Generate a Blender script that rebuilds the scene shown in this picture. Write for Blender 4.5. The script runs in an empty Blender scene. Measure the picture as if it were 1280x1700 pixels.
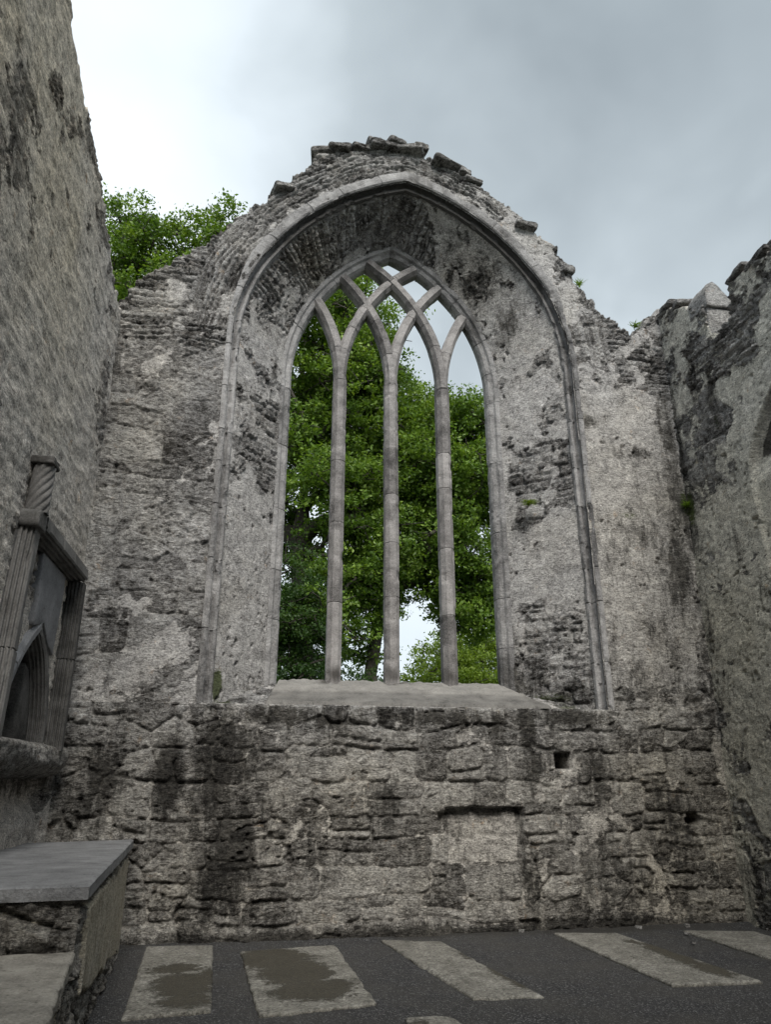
import bpy, math
import numpy as np
from mathutils import Matrix, Vector
R = math.radians
sc = bpy.context.scene
C = sc.collection

# ------------------------------------------------------------------ camera
cam_d = bpy.data.cameras.new('camera')
cam = bpy.data.objects.new('camera', cam_d)
C.objects.link(cam)
cam_d.sensor_fit = 'HORIZONTAL'
cam_d.sensor_width = 36.0
cam_d.lens = 36.0 * 1230 / 1280
cam_d.clip_end = 2000
cam.location = (-1.80, -8.81, 1.55)
TH, PS = R(20), R(10)
fw = Vector((math.sin(PS) * math.cos(TH), math.cos(PS) * math.cos(TH), math.sin(TH)))
rt = Vector((math.cos(PS), -math.sin(PS), 0))
up = rt.cross(fw)
cam.rotation_euler = Matrix((rt, up, -fw)).transposed().to_euler()
sc.camera = cam

# ------------------------------------------------------------------ view, world, sun
sc.view_settings.view_transform = 'Standard'
sc.view_settings.look = 'None'
sc.view_settings.gamma = 1.0
sc.view_settings.exposure = 1.38
SUN_EL, SUN_AZ = 45, 177          # degrees; azimuth clockwise from +y
w = bpy.data.worlds.new('World')
sc.world = w
w.use_nodes = True
nt = w.node_tree
nt.nodes.clear()


def N(nt, kind, **kw):
    n = nt.nodes.new(kind)
    for k, v in kw.items():
        if k.startswith('i_'):
            n.inputs[k[2:].replace('_', ' ')].default_value = v
        elif k.startswith('n_'):
            n.inputs[int(k[2:])].default_value = v
        else:
            setattr(n, k, v)
    return n


def ramp(nt, fac, stops, interp='LINEAR'):
    r = nt.nodes.new('ShaderNodeValToRGB')
    r.color_ramp.interpolation = interp
    el = r.color_ramp.elements
    while len(el) > 1:
        el.remove(el[-1])
    el[0].position = stops[0][0]
    c = stops[0][1]
    el[0].color = (c, c, c, 1) if isinstance(c, (int, float)) else (*c, 1)
    for p, c in stops[1:]:
        e = el.new(p)
        e.color = (c, c, c, 1) if isinstance(c, (int, float)) else (*c, 1)
    nt.links.new(fac, r.inputs[0])
    return r.outputs[0]


def mixc(nt, fac, a, b, mode='MIX'):
    m = nt.nodes.new('ShaderNodeMix')
    m.data_type = 'RGBA'
    m.blend_type = mode
    for s, v in ((m.inputs[0], fac), (m.inputs[6], a), (m.inputs[7], b)):
        if isinstance(v, (int, float)):
            s.default_value = v if s == m.inputs[0] else (v, v, v, 1)
        elif isinstance(v, tuple):
            s.default_value = (*v, 1)
        else:
            nt.links.new(v, s)
    return m.outputs[2]


def mth(nt, op, a, b=0.0, clamp=False):
    m = nt.nodes.new('ShaderNodeMath')
    m.operation = op
    m.use_clamp = clamp
    for s, v in ((m.inputs[0], a), (m.inputs[1], b)):
        if isinstance(v, (int, float)):
            s.default_value = v
        else:
            nt.links.new(v, s)
    return m.outputs[0]


sky = N(nt, 'ShaderNodeTexSky', sky_type='NISHITA', sun_disc=False)
sky.sun_elevation = R(SUN_EL)
sky.sun_rotation = R(SUN_AZ)
tc = N(nt, 'ShaderNodeTexCoord')
mp = N(nt, 'ShaderNodeMapping')
mp.inputs['Location'].default_value = (0.35, 0.2, 0.1)
mp.inputs['Scale'].default_value = (1.0, 1.0, 1.3)
nt.links.new(tc.outputs['Generated'], mp.inputs[0])
n1 = N(nt, 'ShaderNodeTexNoise', i_Scale=1.9, i_Detail=4.0, i_Roughness=0.5, i_Distortion=0.35)
n2 = N(nt, 'ShaderNodeTexNoise', i_Scale=6.0, i_Detail=4.0, i_Roughness=0.5, i_Distortion=0.2)
nt.links.new(mp.outputs[0], n1.inputs['Vector'])
nt.links.new(mp.outputs[0], n2.inputs['Vector'])
# a darker bank of cloud to the right of the window, brighter cloud over the left wall


def lobe(d, inner, outer):
    v = N(nt, 'ShaderNodeVectorMath', operation='DOT_PRODUCT')
    nt.links.new(tc.outputs['Generated'], v.inputs[0])
    v.inputs[1].default_value = tuple(Vector(d).normalized())
    w_ = mth(nt, 'ADD', v.outputs['Value'], mth(nt, 'MULTIPLY', mth(nt, 'SUBTRACT', n1.outputs[0], .5), .10))
    w_ = mth(nt, 'ADD', w_, mth(nt, 'MULTIPLY', mth(nt, 'SUBTRACT', n2.outputs[0], .5), .03))
    mr = N(nt, 'ShaderNodeMapRange', interpolation_type='SMOOTHSTEP')
    nt.links.new(w_, mr.inputs[0])
    mr.inputs[1].default_value = math.cos(R(outer))
    mr.inputs[2].default_value = math.cos(R(inner))
    return mr.outputs[0]


f = mth(nt, 'MULTIPLY_ADD', n1.outputs[0], .95)
f.node.inputs[2].default_value = -.29
f = mth(nt, 'ADD', f, mth(nt, 'MULTIPLY', n2.outputs[0], .26))
f = mth(nt, 'ADD', f, mth(nt, 'MULTIPLY', lobe((.52, .55, .75), 0, 44), .60))
f = mth(nt, 'SUBTRACT', f, mth(nt, 'MULTIPLY', lobe((.53, .593, .60), 0, 9), .28))
f = mth(nt, 'SUBTRACT', f, mth(nt, 'MULTIPLY', lobe((-.35, .75, .6), 5, 40), .20))
cl = ramp(nt, f, [(0.12, (3.95, 4.25, 4.5)), (0.38, (3.3, 3.66, 3.92)), (0.64, (2.15, 2.44, 2.62)), (0.98, (1.45, 1.68, 1.83))])
colr = mixc(nt, 0.97, sky.outputs[0], cl)
bg = N(nt, 'ShaderNodeBackground', i_Strength=0.1)
nt.links.new(colr, bg.inputs[0])
wo = N(nt, 'ShaderNodeOutputWorld')
nt.links.new(bg.outputs[0], wo.inputs[0])

sd = bpy.data.lights.new('sun', 'SUN')
sd.energy = 1.5
sd.angle = R(28)
sd.color = (1.0, 0.95, 0.88)
so = bpy.data.objects.new('sun', sd)
C.objects.link(so)
so.rotation_euler = (R(90 - SUN_EL), 0, R(180 - SUN_AZ) + math.pi * 0)
_d = Vector((math.sin(R(SUN_AZ)) * math.cos(R(SUN_EL)), math.cos(R(SUN_AZ)) * math.cos(R(SUN_EL)), math.sin(R(SUN_EL))))
so.rotation_euler = _d.to_track_quat('Z', 'Y').to_euler()

# ------------------------------------------------------------------ numpy noise
_rng = np.random.default_rng(7)
_T = _rng.random((256, 256))


def vn(x, y, seed=0):
    x = np.asarray(x, float) + seed * 17.31
    y = np.asarray(y, float) + seed * 9.77
    xi = np.floor(x).astype(np.int64)
    yi = np.floor(y).astype(np.int64)
    fx = x - xi
    fy = y - yi
    fx = fx * fx * (3 - 2 * fx)
    fy = fy * fy * (3 - 2 * fy)
    a = _T[yi & 255, xi & 255]
    b = _T[yi & 255, (xi + 1) & 255]
    c = _T[(yi + 1) & 255, xi & 255]
    d = _T[(yi + 1) & 255, (xi + 1) & 255]
    return (a + (b - a) * fx) * (1 - fy) + (c + (d - c) * fx) * fy


def fbm(x, y, seed=0, oct=4, gain=0.5):
    s = 0
    a = 1.0
    t = 0
    for k in range(oct):
        ca, sa = math.cos(0.5 * k), math.sin(0.5 * k)
        s = s + a * vn((x * ca - y * sa) * 2 ** k, (x * sa + y * ca) * 2 ** k, seed + k * 3)
        t += a
        a *= gain
    return s / t


def fbma(x, y, seed=0, oct=4, gain=0.55):   # no rotation: keeps a stretched grain
    s = 0
    a = 1.0
    t = 0
    for k in range(oct):
        s = s + a * vn(x * 2 ** k, y * 2 ** k, seed + k * 5)
        t += a
        a *= gain
    return s / t


def sst(a, b, x):
    t = np.clip((x - a) / (b - a), 0, 1)
    return t * t * (3 - 2 * t)


def courses(u, v, seed, hmin, hmax, wmin, wmax, split=0.35, wob=0.05, freq=1.0):
    """irregular coursed rubble: returns edge distance, random per stone, second random"""
    rng = np.random.default_rng(seed)
    uu = u + wob * (fbm(u * 2.1 * freq, v * 2.1 * freq, seed, 3) - .5) * 1.6
    vv = v + wob * 1.7 * (fbm(u * 1.1 * freq, v * 1.6 * freq, seed + 5, 3) - .5) * 2
    lo, hi = vv.min() - .1, vv.max() + .1
    b = [lo]
    while b[-1] < hi:
        b.append(b[-1] + rng.uniform(hmin, hmax))
    b = np.array(b)
    ci = np.clip(np.searchsorted(b, vv) - 1, 0, len(b) - 2)
    e = np.zeros_like(uu)
    r1 = np.zeros_like(uu)
    r2 = np.zeros_like(uu)
    umin, umax = uu.min() - .1, uu.max() + .1
    order = np.argsort(ci, kind='stable')
    cuts = np.searchsorted(ci[order], np.arange(len(b)))
    for k in range(len(b) - 1):
        idx = order[cuts[k]:cuts[k + 1]] if k + 1 < len(cuts) else order[cuts[k]:]
        if len(idx) == 0:
            continue
        hh = b[k + 1] - b[k]
        s = [umin - rng.uniform(0, wmax)]
        while s[-1] < umax:
            s.append(s[-1] + rng.uniform(wmin, wmax) * (0.75 + hh / hmax * .5))
        s = np.array(s)
        ns = len(s)
        U = uu[idx]
        V = vv[idx]
        si = np.clip(np.searchsorted(s, U) - 1, 0, ns - 2)
        du = np.minimum(U - s[si], s[si + 1] - U)
        sp = rng.random(ns)
        fr = rng.uniform(.3, .7, ns)
        q1 = rng.random((2, ns))
        q2 = rng.random((2, ns))
        isp = (sp[si] < split)
        zm = b[k] + fr[si] * hh
        top = isp & (V > zm)
        z0 = np.where(top, zm, b[k])
        z1 = np.where(isp & ~top, zm, b[k + 1])
        dv = np.minimum(V - z0, z1 - V)
        rr = np.minimum(.05 * max(.4, hh / .2), (z1 - z0) * .45)
        a = np.clip(rr - du, 0, None)
        c = np.clip(rr - dv, 0, None)
        ee = np.where((a > 0) & (c > 0), rr - np.sqrt(a * a + c * c), np.minimum(du, dv))
        e[idx] = ee
        ti = top.astype(int)
        r1[idx] = q1[ti, si]
        r2[idx] = q2[ti, si]
    return e, r1, r2


def polystones(u, v, seed, a, b, jit=.85, wob=.05):
    """angular rubble: distance to the joint, two randoms and the local offset inside each stone"""
    uu = u + wob * 1.4 * (fbm(u * 3.1, v * 3.1, seed, 3) - .5)
    vv = v + wob * 1.4 * (fbm(u * 2.3, v * 3.1, seed + 5, 3) - .5)
    row = np.floor(vv / b).astype(np.int64)
    rngt = np.random.default_rng(seed)
    JX, JY, R1, R2 = (rngt.random((256, 256)) for _ in range(4))
    RO = rngt.random(256)
    RW = rngt.uniform(.7, 1.45, 256)
    cand = []
    for dr in (-1, 0, 1):
        rr = row + dr
        ro, aw = RO[rr & 255], a * RW[rr & 255]
        col = np.floor(uu / aw + ro).astype(np.int64)
        for dc in (-1, 0, 1):
            cc = col + dc
            jx, jy = JX[rr & 255, cc & 255], JY[rr & 255, cc & 255]
            cx = (cc + .5 - ro + jit * (jx - .5)) * aw
            cy = (rr + .5 + jit * .9 * (jy - .5)) * b
            cand.append((cx, cy, R1[rr & 255, cc & 255], R2[rr & 255, cc & 255]))
    asp = a / b * .8
    CX = np.stack([c[0] for c in cand])
    CY = np.stack([c[1] for c in cand])
    D = (uu - CX) ** 2 + ((vv - CY) * asp) ** 2
    k = D.argmin(0)
    ar = np.arange(len(uu))
    c1x, c1y = CX[k, ar], CY[k, ar]
    e = np.full(len(uu), 9.0)
    for q in range(9):
        dx, dy = CX[q] - c1x, (CY[q] - c1y) * asp
        L_ = np.hypot(dx, dy)
        ok = L_ > 1e-6
        m_ = ((c1x + CX[q]) / 2 - uu) * dx + ((c1y + CY[q]) / 2 - vv) * asp * dy
        dist = np.where(ok, m_ / np.maximum(L_, 1e-6), 9) / (1 + (asp - 1) * np.abs(dy) / np.maximum(L_, 1e-6))
        e = np.minimum(e, dist)
    r1 = np.stack([c[2] for c in cand])[k, ar]
    r2 = np.stack([c[3] for c in cand])[k, ar]
    return e, r1, r2, uu - c1x, vv - c1y


# ------------------------------------------------------------------ mesh helpers
def tag(o, label=None, cat=None, group=None, kind=None):
    if label:
        o['label'] = label
    if cat:
        o['category'] = cat
    if group:
        o['group'] = group
    if kind:
        o['kind'] = kind
    return o


def mesh(name, verts, faces, m=None, parent=None, attrs=None, smooth=True):
    me = bpy.data.meshes.new(name)
    verts = np.asarray(verts, np.float32)
    nv = len(verts)
    if isinstance(faces, np.ndarray):
        k = faces.shape[1]
        nf = len(faces)
        me.vertices.add(nv)
        me.vertices.foreach_set('co', verts.ravel())
        me.loops.add(nf * k)
        me.loops.foreach_set('vertex_index', faces.astype(np.int32).ravel())
        me.polygons.add(nf)
        me.polygons.foreach_set('loop_start', np.arange(0, nf * k, k, dtype=np.int32))
        me.polygons.foreach_set('loop_total', np.full(nf, k, np.int32))
        me.update(calc_edges=True)
    else:
        me.from_pydata([tuple(map(float, q)) for q in verts], [], [tuple(map(int, q)) for q in faces])
        me.update()
    me.polygons.foreach_set('use_smooth', np.full(len(me.polygons), smooth, bool))
    if attrs:
        for k, a in attrs.items():
            at = me.attributes.new(k, 'FLOAT', 'POINT')
            at.data.foreach_set('value', np.asarray(a, np.float32).ravel())
    o = bpy.data.objects.new(name, me)
    C.objects.link(o)
    if m:
        me.materials.append(m)
    if parent:
        o.parent = parent
    return o


def empty(name, label, cat, group=None):
    o = bpy.data.objects.new(name, None)
    C.objects.link(o)
    o.empty_display_size = .2
    return tag(o, label, cat, group)


def gridfaces(nu, nv, keep=None):
    i, j = np.meshgrid(np.arange(nu - 1), np.arange(nv - 1), indexing='ij')
    a = (i * nv + j).ravel()
    f = np.stack([a, a + nv, a + nv + 1, a + 1], 1)
    if keep is not None:
        f = f[keep.ravel()]
    return f


def inpoly(px, pz, poly):
    ins = np.zeros(px.shape, bool)
    n = len(poly)
    for k in range(n):
        x0, z0 = poly[k]
        x1, z1 = poly[(k + 1) % n]
        if z0 == z1:
            continue
        c = ((z0 > pz) != (z1 > pz)) & (px < (x1 - x0) * (pz - z0) / (z1 - z0) + x0)
        ins ^= c
    return ins


def compact(verts, faces, attrs):
    used = np.zeros(len(verts), bool)
    used[faces.ravel()] = True
    mp_ = np.cumsum(used) - 1
    return verts[used], mp_[faces], {k: np.asarray(a).ravel()[used] for k, a in attrs.items()}


# ------------------------------------------------------------------ materials
def new_mat(name):
    m = bpy.data.materials.new(name)
    m.use_nodes = True
    nt = m.node_tree
    nt.nodes.clear()
    out = N(nt, 'ShaderNodeOutputMaterial')
    p = N(nt, 'ShaderNodeBsdfPrincipled')
    nt.links.new(p.outputs[0], out.inputs[0])
    return m, nt, p


def attr(nt, name):
    a = N(nt, 'ShaderNodeAttribute', attribute_name=name)
    return a.outputs['Fac']


def noise(nt, vec, scale, detail=4, rough=.6, dist=0.0, typ='FBM'):
    n = N(nt, 'ShaderNodeTexNoise', i_Scale=scale, i_Detail=float(detail), i_Roughness=rough, i_Distortion=dist)
    nt.links.new(vec, n.inputs['Vector'])
    return n.outputs[0]


def coords(nt, scale=(1, 1, 1), rot=(0, 0, 0)):
    t = N(nt, 'ShaderNodeTexCoord')
    mp = N(nt, 'ShaderNodeMapping')
    mp.inputs['Scale'].default_value = scale
    mp.inputs['Rotation'].default_value = rot
    nt.links.new(t.outputs['Object'], mp.inputs[0])
    return mp.outputs[0]


def masonry_mat(name, stone=((.045, .042, .038), (.20, .196, .193), (.40, .396, .39), (.64, .635, .625)),
                plaster=((.26, .255, .25), (.41, .403, .393)), warm=0.0, strat=3.0):
    m, nt, p = new_mat(name)
    L = nt.links
    iso = coords(nt)
    st = coords(nt, (1, 1, strat))
    # fine weathered grain
    g1 = noise(nt, st, 15, 9, .78, .7)
    g2 = noise(nt, iso, 2.3, 5, .62)
    g3 = noise(nt, iso, 62, 5, .75)
    g4 = noise(nt, iso, 7, 7, .75, .8)
    mus = noise(nt, st, 9, 6, .8, 1.2)
    drip = noise(nt, coords(nt, (1, 1, .28)), 8, 7, .75, .3)
    v = mth(nt, 'ADD', mth(nt, 'MULTIPLY', g1, .46), mth(nt, 'MULTIPLY', g3, .22))
    v = mth(nt, 'ADD', v, mth(nt, 'MULTIPLY', g4, .32))
    v = mth(nt, 'ADD', v, mth(nt, 'MULTIPLY', mth(nt, 'SUBTRACT', attr(nt, 'tone'), .5), .09))
    v = mth(nt, 'ADD', v, mth(nt, 'MULTIPLY', mth(nt, 'SUBTRACT', g2, .5), .16))
    sc_ = ramp(nt, v, [(.41, stone[0]), (.465, stone[1]), (.53, stone[2]), (.60, stone[3])])
    # plaster / lime render remnants and mortar
    pv = mth(nt, 'ADD', mth(nt, 'MULTIPLY', g4, .55), mth(nt, 'MULTIPLY', g3, .45))
    pc = ramp(nt, pv, [(.37, tuple(.25 * c for c in plaster[0])), (.455, plaster[0]), (.56, plaster[1]), (.64, tuple(1.3 * c for c in plaster[1]))])
    pm = mth(nt, 'ADD', attr(nt, 'plaster'), mth(nt, 'MULTIPLY', mth(nt, 'SUBTRACT', g1, .5), 1.0))
    pm = ramp(nt, pm, [(.47, 0.0), (.53, 1.0)])
    c = mixc(nt, pm, sc_, pc)
    # pale lichen blotches
    lic = ramp(nt, noise(nt, iso, 3.1, 7, .72, .3), [(.57, 0.0), (.66, 1.0)])
    lic = mth(nt, 'MULTIPLY', lic, ramp(nt, g3, [(.40, 0.0), (.56, .55)]))
    c = mixc(nt, lic, c, (.66, .65, .63))
    # warm iron / earthy tint
    wm = ramp(nt, noise(nt, iso, 1.1, 5, .6, .4), [(.45, 0.0), (.7, .55)])
    wm = mth(nt, 'ADD', mth(nt, 'MULTIPLY', wm, .35), mth(nt, 'MULTIPLY', attr(nt, 'warm'), .9), True)
    wc = mixc(nt, 1.0, c, (1.0, .92, .74), 'MULTIPLY')
    c = mixc(nt, wm, c, wc)
    och = ramp(nt, noise(nt, iso, 6.5, 6, .75, .5), [(.60, 0.0), (.68, .75)])
    och = mth(nt, 'MULTIPLY', och, ramp(nt, g2, [(.42, 0.0), (.6, 1.0)]))
    c = mixc(nt, och, c, mixc(nt, 1.0, c, (.85, .60, .38), 'MULTIPLY'))
    # black algae stains plus the painted arch recess shade, placed; broken up by noise
    sm = mth(nt, 'ADD', attr(nt, 'stain_shade'), mth(nt, 'MULTIPLY', mth(nt, 'SUBTRACT', mus, .5), 1.3))
    sm = mth(nt, 'ADD', sm, mth(nt, 'MULTIPLY', mth(nt, 'SUBTRACT', drip, .5), 2.2))
    sm = ramp(nt, sm, [(.34, 0.0), (.80, .92)])
    c = mixc(nt, sm, c, mixc(nt, ramp(nt, v, [(.42, 0.0), (.6, 1.0)]), (.010, .009, .008), (.10, .094, .082)))
    # tiny dark pits
    vor = N(nt, 'ShaderNodeTexVoronoi', i_Scale=26.0)
    L.new(iso, vor.inputs['Vector'])
    pit = ramp(nt, vor.outputs['Distance'], [(.10, 1.0), (.17, 0.0)])
    pit = mth(nt, 'MULTIPLY', pit, ramp(nt, noise(nt, iso, 4.2, 3, .5), [(.52, 0.0), (.60, .8)]))
    c = mixc(nt, pit, c, (.02, .018, .015))
    # moss
    mo = mth(nt, 'ADD', attr(nt, 'moss'), mth(nt, 'MULTIPLY', mth(nt, 'SUBTRACT', mus, .5), .9))
    mo = ramp(nt, mo, [(.42, 0.0), (.6, .9)])
    c = mixc(nt, mo, c, (.045, .06, .015))
    fs = mth(nt, 'ADD', mth(nt, 'MULTIPLY', noise(nt, coords(nt, (1, 1, 1.8)), 38, 4, .85, .4), .6), mth(nt, 'MULTIPLY', noise(nt, st, 22, 3, .8, .6), .4))
    c = mixc(nt, 1.0, c, ramp(nt, fs, [(.38, .26), (.46, .92), (.54, 1.25), (.63, 1.85)]), 'MULTIPLY')
    L.new(c, p.inputs['Base Color'])
    p.inputs['Roughness'].default_value = .93
    p.inputs['Specular IOR Level'].default_value = .25
    # relief
    rough = mth(nt, 'SUBTRACT', 1.0, mth(nt, 'MULTIPLY', pm, .72))
    hgt = mth(nt, 'ADD', mth(nt, 'MULTIPLY', g1, 1.0), mth(nt, 'MULTIPLY', g3, .35))
    hgt = mth(nt, 'MULTIPLY', mth(nt, 'ADD', hgt, mth(nt, 'MULTIPLY', fs, .35)), rough)
    hgt = mth(nt, 'ADD', hgt, mth(nt, 'MULTIPLY', pm, .16))
    hgt = mth(nt, 'SUBTRACT', hgt, mth(nt, 'MULTIPLY', pit, .3))
    b = N(nt, 'ShaderNodeBump', i_Strength=1.0, i_Distance=.09)
    L.new(hgt, b.inputs['Height'])
    L.new(b.outputs[0], p.inputs['Normal'])
    return m


def cutstone_mat(name, lo, hi, bump=.012, stain_shade=.5):
    m, nt, p = new_mat(name)
    L = nt.links
    iso = coords(nt)
    a = noise(nt, iso, 4, 7, .68, .3)
    b_ = noise(nt, iso, 60, 4, .7)
    v = mth(nt, 'ADD', mth(nt, 'MULTIPLY', a, .6), mth(nt, 'MULTIPLY', b_, .4))
    v = mth(nt, 'ADD', v, mth(nt, 'MULTIPLY', mth(nt, 'SUBTRACT', attr(nt, 'tone'), .5), .17))
    c = ramp(nt, v, [(.32, tuple(.35 * x for x in lo)), (.44, lo), (.60, hi), (.75, tuple(min(.6, 1.35 * x) for x in hi))])
    vs = coords(nt, (3, 3, .6))
    sm = mth(nt, 'ADD', attr(nt, 'stain_shade'), mth(nt, 'MULTIPLY', mth(nt, 'SUBTRACT', noise(nt, vs, 3, 6, .7), .5), stain_shade * 2))
    sm = ramp(nt, sm, [(.25, 0.0), (.75, .85)])
    c = mixc(nt, sm, c, (.035, .032, .028))
    sp = ramp(nt, noise(nt, iso, 22, 5, .75), [(.60, 0.0), (.68, .6)])
    c = mixc(nt, sp, c, (.04, .037, .033))
    L.new(c, p.inputs['Base Color'])
    p.inputs['Roughness'].default_value = .88
    p.inputs['Specular IOR Level'].default_value = .3
    b = N(nt, 'ShaderNodeBump', i_Strength=1.0, i_Distance=bump)
    L.new(mth(nt, 'ADD', v, mth(nt, 'MULTIPLY', noise(nt, iso, 25, 5, .7), .7)), b.inputs['Height'])
    L.new(b.outputs[0], p.inputs['Normal'])
    return m


def simple_mat(name, stops, scale, bump, rough=.9, detail=6):
    m, nt, p = new_mat(name)
    iso = coords(nt)
    v = noise(nt, iso, scale, detail, .7)
    nt.links.new(ramp(nt, v, stops), p.inputs['Base Color'])
    p.inputs['Roughness'].default_value = rough
    b = N(nt, 'ShaderNodeBump', i_Strength=1.0, i_Distance=bump)
    nt.links.new(v, b.inputs['Height'])
    nt.links.new(b.outputs[0], p.inputs['Normal'])
    return m


def leaf_mat(name, c0, c1, c2):
    m, nt, p = new_mat(name)
    L = nt.links
    c = ramp(nt, attr(nt, 'tone'), [(0, c0), (.5, c1), (1, c2)])
    L.new(c, p.inputs['Base Color'])
    p.inputs['Roughness'].default_value = .5
    tr = N(nt, 'ShaderNodeBsdfTranslucent')
    L.new(mixc(nt, 1.0, c, (1.0, 1.0, .45), 'MULTIPLY'), tr.inputs[0])
    mx = N(nt, 'ShaderNodeMixShader', n_0=.45)
    L.new(p.outputs[0], mx.inputs[1])
    L.new(tr.outputs[0], mx.inputs[2])
    out = [n for n in nt.nodes if n.type == 'OUTPUT_MATERIAL'][0]
    L.new(mx.outputs[0], out.inputs[0])
    return m


M_WALL = masonry_mat('rubble_masonry')
M_LEFT = masonry_mat('weathered_rubble', stone=((.06, .055, .05), (.27, .255, .24), (.50, .475, .45), (.70, .68, .65)), plaster=((.40, .38, .355), (.62, .59, .55)))
M_RIGHT = masonry_mat('lichened_rubble', plaster=((.37, .365, .335), (.56, .55, .50)))
M_CUT = cutstone_mat('dressed_limestone', (.19, .187, .186), (.36, .355, .352), .035)
M_TRAC = cutstone_mat('tracery_limestone', (.17, .163, .16), (.33, .318, .312), .016, .5)
M_SILL = cutstone_mat('sill_limestone', (.13, .126, .119), (.20, .194, .182), .012, .3)
M_DARKCUT = cutstone_mat('dark_carved_stone', (.08, .078, .074), (.16, .156, .15), .008, .4)
M_BLUE = cutstone_mat('bluish_slab_stone', (.15, .154, .162), (.23, .234, .243), .008, .2)

# ------------------------------------------------------------------ arch outlines (metres, window wall plane)
def resample(pts, step):
    pts = np.array(pts, float)
    # catmull-rom through points
    P = np.vstack([2 * pts[0] - pts[1], pts, 2 * pts[-1] - pts[-2]])
    out = []
    for i in range(1, len(P) - 2):
        p0, p1, p2, p3 = P[i - 1], P[i], P[i + 1], P[i + 2]
        for t in np.linspace(0, 1, 12, endpoint=False):
            out.append(.5 * ((2 * p1) + (-p0 + p2) * t + (2 * p0 - 5 * p1 + 4 * p2 - p3) * t * t + (-p0 + 3 * p1 - 3 * p2 + p3) * t ** 3))
    out.append(pts[-1])
    out = np.array(out)
    d = np.r_[0, np.cumsum(np.linalg.norm(np.diff(out, axis=0), axis=1))]
    n = max(2, int(round(d[-1] / step)))
    s = np.linspace(0, d[-1], n + 1)
    return np.stack([np.interp(s, d, out[:, k]) for k in range(out.shape[1])], 1)


def path4(jl, al, ar, jr, step):
    """jamb left (bottom to spring), arc left (to apex), arc right (from apex), jamb right"""
    segs = [resample(jl, step), resample(al, step), resample(ar, step), resample(jr, step)]
    return segs


def seglen(s):
    return np.linalg.norm(np.diff(s, axis=0), axis=1).sum()


FJL = [(-2.27, 2.38), (-2.27, 4), (-2.27, 5.5), (-2.27, 7.25)]
FAL = [(-2.27, 7.25), (-2.24, 7.65), (-2.11, 8.12), (-1.91, 8.55), (-1.47, 9.16), (-.95, 9.62), (-.35, 9.97), (.08, 10.14)]
FAR = [(.08, 10.14), (.5, 9.99), (.98, 9.72), (1.5, 9.30), (1.88, 8.86), (2.16, 8.42), (2.36, 7.80), (2.43, 7.2)]
FJR = [(2.43, 7.2), (2.44, 5.5), (2.45, 4), (2.46, 2.38)]
RB = 2.55
_c = RB - 1.50
_a = math.atan2(math.sqrt(RB ** 2 - _c ** 2), -_c)
BZ = 7.18


def barc(side, off=0.0, n=24):
    """opening arc, from the spring to the apex"""
    r = RB + off
    c = RB - 1.50
    amax = math.acos(c / r)
    out = []
    for a in np.linspace(0, amax, n):
        out.append((-side * (r * math.cos(a) - c) * 1.0, BZ + r * math.sin(a)))
    return out


def backsegs(step, off=0.0):
    L_ = barc(1, off)
    R_ = barc(-1, off)
    jl = [(-1.50 - off, 2.38), (-1.50 - off, 4), (-1.50 - off, BZ)]
    jr = [(1.50 + off, BZ), (1.50 + off, 4), (1.50 + off, 2.38)]
    return [resample(jl, step), resample(L_, step), resample(R_[::-1], step), resample(jr, step)]


def joinsegs(segs):
    out = [segs[0]]
    for s in segs[1:]:
        out.append(s[1:])
    return np.vstack(out)


def normals2(P, closed=False):
    T = np.gradient(P, axis=0)
    T /= np.linalg.norm(T, axis=1)[:, None] + 1e-9
    return np.stack([-T[:, 1], T[:, 0]], 1)     # left of travel = outward for left-to-right over the top


FRONT = joinsegs(path4(FJL, FAL, FAR, FJR, .02))
FN = normals2(FRONT)
FS = np.r_[0, np.cumsum(np.linalg.norm(np.diff(FRONT, axis=0), axis=1))]

# ------------------------------------------------------------------ wall height fields
def blobs(u, v, lst):
    s = np.zeros_like(u)
    for (cu, cv, ru, rv, a) in lst:
        d = ((u - cu) / ru) ** 2 + ((v - cv) / rv) ** 2
        s = np.maximum(s, a * np.exp(-d * .9))
    return s


def stone_height(u, v, seed, kind):
    """returns height, mortar flag, tone"""
    P_ = {'big': (.46, .27, .007, .032, .021), 'ashlar': (.56, .36, .004, .022, .014), 'mid': (.32, .17, .006, .028, .024)}
    lx = ly = 0
    if kind == 'slate':
        e, r1, r2 = courses(u, v, seed, .03, .10, .08, .45, .15, .045, 1.8)
        j, bev, amp = .003, .018, .034
    else:
        a_, b_, j, bev, amp = P_[kind]
        e, r1, r2, lx, ly = polystones(u, v, seed, a_, b_, .45, .04)
        e2, q1, q2 = courses(u, v, seed + 1, b_ * .55, b_ * 1.4, a_ * .4, a_ * 1.25, .3, .06)
        sel = fbm(u * .9, v * 1.1, seed + 33, 3) > .56
        e = np.where(sel, e, e2)
        r1 = np.where(sel, r1, q1)
        r2 = np.where(sel, r2, q2)
        lx = np.where(sel, lx, .12 * (vn(u * 3, v * 3, seed + 34) - .5) * 2)
        ly = np.where(sel, ly, .10 * (vn(u * 4, v * 5, seed + 35) - .5) * 2)
    # chipped, uneven outlines
    e = e + .026 * (fbm(u * 13, v * 13, seed + 3, 4, .6) - .5)
    k = sst(j, j + bev, e)
    # mortar mostly flush, washed out here and there
    wash = sst(.42, .62, fbm(u * 2.1, v * 2.1, seed + 13, 4, .6))
    h = k * amp * (.35 + .75 * r2 + .35 * wash) + k * ((r1 - .5) * .16 * lx + (r2 - .45) * .22 * ly)
    h = h - wash * (1 - sst(j * .2, j + .012, e)) * (.012 if kind == 'ashlar' else .028)
    mort = (1 - sst(j * .6, j + bev * .35, e)) * (1 - .6 * wash)
    return h, mort, r1


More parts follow.
